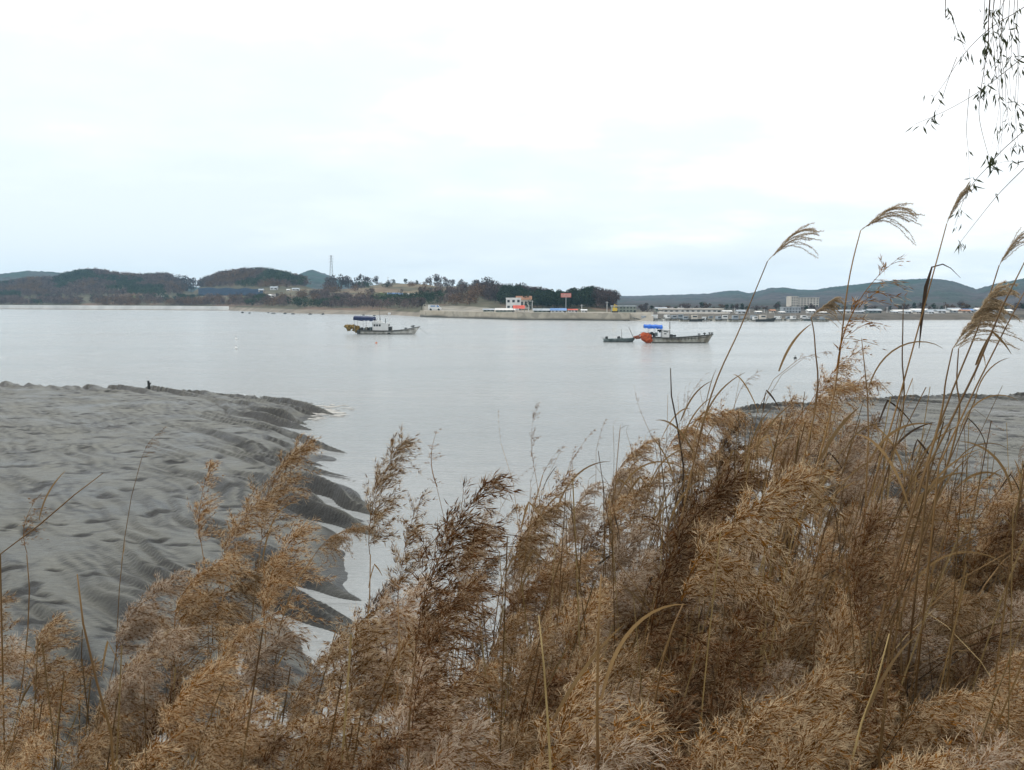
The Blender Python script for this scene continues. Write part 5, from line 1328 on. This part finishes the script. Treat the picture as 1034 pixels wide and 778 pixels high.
# ------------------------------------------------------------------ undergrowth: dry litter, straw and some green blades
rng = np.random.default_rng(55); nb_ = NB()
def blades(n, xr, yr, hr, mats, w, flat=0.5):
    for i in range(n):
        y = rng.uniform(*yr); x = rng.uniform(xr[0], xr[1]) * (y * .62 + .6)
        P0 = np.array([x, y, 0.0]); hgt = rng.uniform(*hr); az = rng.uniform(-math.pi, math.pi) if rng.random() < .5 else rng.normal(0, .7)
        t = np.linspace(0, 1, 6); a0 = abs(rng.normal(0, .35)) + .05; a = a0 + t ** 1.4 * rng.uniform(.1, 1.9) * flat * 2
        r = np.cumsum(np.sin(a)) / 6 * hgt; z = np.cumsum(np.cos(a)) / 6 * hgt
        P = P0 + np.stack([r * math.cos(az), r * math.sin(az), z], -1)
        V, F_ = ribbon(P, w * rng.uniform(.6, 1.3) * (1 - t) ** .7 + .0003, rng.normal(size=3))
        nb_.add(V, F_, mats[rng.integers(len(mats))])
        GB.append((x, y, len(V)))
GB = []
blades(7200, (-1.05, 1.05), (1.6, 6.5), (.25, .85), (0, 0, 0, 1, 1, 1, 2, 3, 3), .0032)
blades(7500, (.02, 1.05), (4.0, 9.5), (.5, 1.15), (0, 1, 1, 1, 1, 3, 3), .0035, .5)
blades(1500, (-1.05, -.1), (2.2, 5.5), (.12, .45), (4, 4, 0), .004, .4)
blades(500, (-.2, .15), (1.6, 4.0), (.12, .40), (4, 4, 0), .004, .4)
def culms(n, xr, yr, hr):
    for i in range(n):
        y = rng.uniform(*yr); x = rng.uniform(xr[0], xr[1]) * (y * .62 + .4); hgt = rng.uniform(*hr); t = np.linspace(0, 1, 5)
        lx, ly = rng.normal(.10, .12), rng.normal(0, .08)
        P = np.array([x, y, 0.]) + hgt * np.stack([lx * t ** 1.5, ly * t, t], -1)
        for q in (np.array([0, 1., 0]), np.array([1., 0, 0])):
            V, F_ = ribbon(P, rng.uniform(.0018, .0034) * (1 - .4 * t), q); nb_.add(V, F_, (1, 1, 0, 2)[rng.integers(4)]); GB.append((x, y, len(V)))
culms(270, (-.2, 1.05), (1.9, 5.0), (.8, 1.40))
culms(160, (-1.05, -.2), (2.0, 4.2), (.7, 1.4))
blades(3600, (-.05, .45), (3.2, 7.5), (.5, 1.25), (0, 1, 1, 1, 3, 3), .003, .45)
culms(170, (-.02, .42), (3.0, 6.0), (.9, 1.45))
V = np.vstack(nb_.V)
gz, _, _ = near_h(np.array([g[0] for g in GB]), np.array([g[1] for g in GB]))
V[:, 2] += np.repeat(gz - .02, [g[2] for g in GB])
me = np_mesh('dry_grass', V, [np.vstack(nb_.F)], [M['litter'], M['culm'], M['straw'], M['darkblade'], M['green']], [np.concatenate(nb_.m)])
tag(link('dry_grass', me), kind='stuff')

# ------------------------------------------------------------------ willow: trunk beside the viewer, twigs hanging into the picture
d = 3.4; tx, ty = 4.1, 3.3
g = Vector((tx, ty, ground(tx, ty) - .1))
wl = empty('willow_tree', 'willow tree whose thin leafy twigs hang down at the upper right', 'tree', g)
MB().tube([Vector((0, 0, 0)), Vector((.05, .05, 1.2)), Vector((-.1, .1, 2.6)), Vector((-.05, .15, 4.0)), Vector((.15, .2, 5.6))], [.19, .155, .13, .10, .05], 12).build('trunk', M['willowbark'], wl, True)
LIMB = [Vector((4.0, 3.42, 7.0)), Vector((3.3, 3.45, 8.1)), Vector((2.5, 3.42, 8.7)), Vector((1.7, 3.4, 8.8)), Vector((1.2, 3.4, 8.55))]
MB().tube([q - g for q in LIMB], [.075, .055, .04, .024, .010], 8).build('limb', M['willowbark'], wl, True)
MB().tube([q - g for q in (Vector((4.05, 3.45, 6.4)), Vector((3.6, 3.3, 7.4)), Vector((2.9, 3.2, 7.9)), Vector((2.35, 3.3, 7.8)))], [.06, .045, .028, .012], 8).build('limb', M['willowbark'], wl, True)
MB().tube([q - g for q in (Vector((4.1, 3.5, 7.2)), Vector((4.8, 3.8, 8.6)), Vector((5.6, 4.0, 9.4)))], [.07, .05, .02], 8).build('limb', M['willowbark'], wl, True)
def limb_pt(x):
    for a, b in zip(LIMB[:-1], LIMB[1:]):
        if b.x <= x <= a.x: return a.lerp(b, (a.x - x) / (a.x - b.x))
    return LIMB[-1].copy() if x < LIMB[-1].x else Vector((2.9, 3.2, 7.9))
def catmull(ctl, n=7):
    pts = []
    for i in range(len(ctl) - 1):
        a0, a1, a2, a3 = ctl[max(i - 1, 0)], ctl[i], ctl[i + 1], ctl[min(i + 2, len(ctl) - 1)]
        for k in range(n):
            u = k / n; pts.append(.5 * ((2 * a1) + (a2 - a0) * u + (2 * a0 - 5 * a1 + 4 * a2 - a3) * u * u + (3 * a1 - a0 - 3 * a2 + a3) * u ** 3))
    pts.append(ctl[-1]); return pts
wr = np.random.default_rng(17)
def twig(path, dd, leaves_at, n_each=3, rad=.0022, rooted=True):
    ctl = [at(a, b, dd) for a, b in path]
    if rooted:
        first = ctl[0]
        root = limb_pt(first.x + .05) if first.x < 1.75 else Vector((2.35, 3.3, 7.8)).lerp(Vector((2.9, 3.2, 7.9)), .5)
        if path[0][0] >= 1034:
            o2 = first + (first - ctl[1]) * 1.1 + Vector((.05, 0, .06)); ctl = [limb_pt(o2.x + .35) if o2.x < 3.2 else Vector((2.9, 3.2, 7.9)), o2.lerp(limb_pt(o2.x + .35), .45) + Vector((.12, 0, 0)), o2] + ctl
        else: ctl = [root, root.lerp(first, .6) + Vector((.03, 0, .1))] + ctl
    pts = catmull(ctl); n = len(pts)
    tw = MB().tube([q - g for q in pts], [rad * .8 * (1.15 - .85 * i / (n - 1)) for i in range(n)], 5).build('twig', M['twig'], wl, True)
    Pv, Dv = [], []
    for (lx, ly, k) in leaves_at:
        c = at(lx, ly, dd); q = min(pts, key=lambda v: (v - c).length)
        c = q if (q - c).length > .012 else c
        for j in range(k):
            Pv.append(list(c - g + Vector(wr.normal(0, .008, 3)))); Dv.append([wr.normal(.15, .55), wr.normal(0, .5), -1.0 + wr.normal(0, .45)])
    if Pv:
        P, D = np.array(Pv), unit(np.array(Dv)); nb2 = NB()
        for q in range(1):
            V, F_ = lancets(P, D, wr.uniform(.024, .046, len(P)), wr.uniform(.0045, .008, len(P)), wr, .2); nb2.add(V, F_, 0)
        link('leaves', nb2.mesh('leaves', [M['willowleaf']]), tw)
twig([(1036, 6), (1005, 25), (985, 42), (968, 62), (955, 82), (943, 99)], 3.4, [(941, 96, 3), (946, 94, 2)], rooted=True)
twig([(966, 58), (957, 82), (950, 104), (944, 118)], 3.4, [(942, 112, 3), (940, 130, 4), (944, 128, 2)], rooted=False, rad=.0013)
twig([(1036, 55), (1008, 78), (985, 95), (955, 112), (923, 126)], 3.45, [(924, 127, 2), (930, 127, 2), (941, 130, 3)])
twig([(955, -5), (960, 12), (966, 30), (975, 52)], 3.3, [(958, 8, 4), (961, 15, 3), (964, 32, 4), (968, 34, 3), (976, 62, 4), (980, 66, 3), (956, 21, 1)])
twig([(1000, -10), (998, 40), (990, 95), (989, 120), (996, 150), (1001, 164)], 3.35, [(989, 50, 4), (992, 57, 3), (996, 88, 5), (999, 94, 5), (1003, 155, 6), (1000, 160, 5)])
for k in range(10):
    x0 = 996 + k * 3.6 + RR.uniform(-3, 3); yl = RR.uniform(70, 160); x1 = x0 + RR.uniform(-10, 10)
    lv = [(x0 + (x1 - x0) * u + RR.uniform(-2, 2), yl * u, RR.choice((1, 2, 3))) for u in [RR.uniform(.05, 1.0) for _ in range(9)]]
    twig([(x0, -8), (x0 + RR.uniform(-3, 3), yl * .35), (x0 + RR.uniform(-5, 5), yl * .7), (x1, yl)], RR.uniform(3.2, 3.7), lv, rad=.0017)
twig([(1036, 130), (1012, 152), (998, 168), (982, 186), (972, 205), (964, 228)], 3.4, [(978, 182, 6), (980, 190, 4), (1002, 166, 5), (971, 218, 6), (966, 228, 3)])
twig([(1036, 168), (1018, 186), (1005, 200), (985, 225), (968, 247)], 3.3, [(1004, 198, 2), (969, 246, 3), (975, 247, 4)])
twig([(979, 90), (976, 130), (978, 155), (979, 180)], 3.4, [(976, 152, 2), (979, 182, 4)], rooted=False, rad=.0012)
twig([(1036, 163), (1018, 163), (1004, 166)], 3.4, [(1002, 169, 4), (1024, 170, 5), (1018, 165, 1)], rad=.0014)
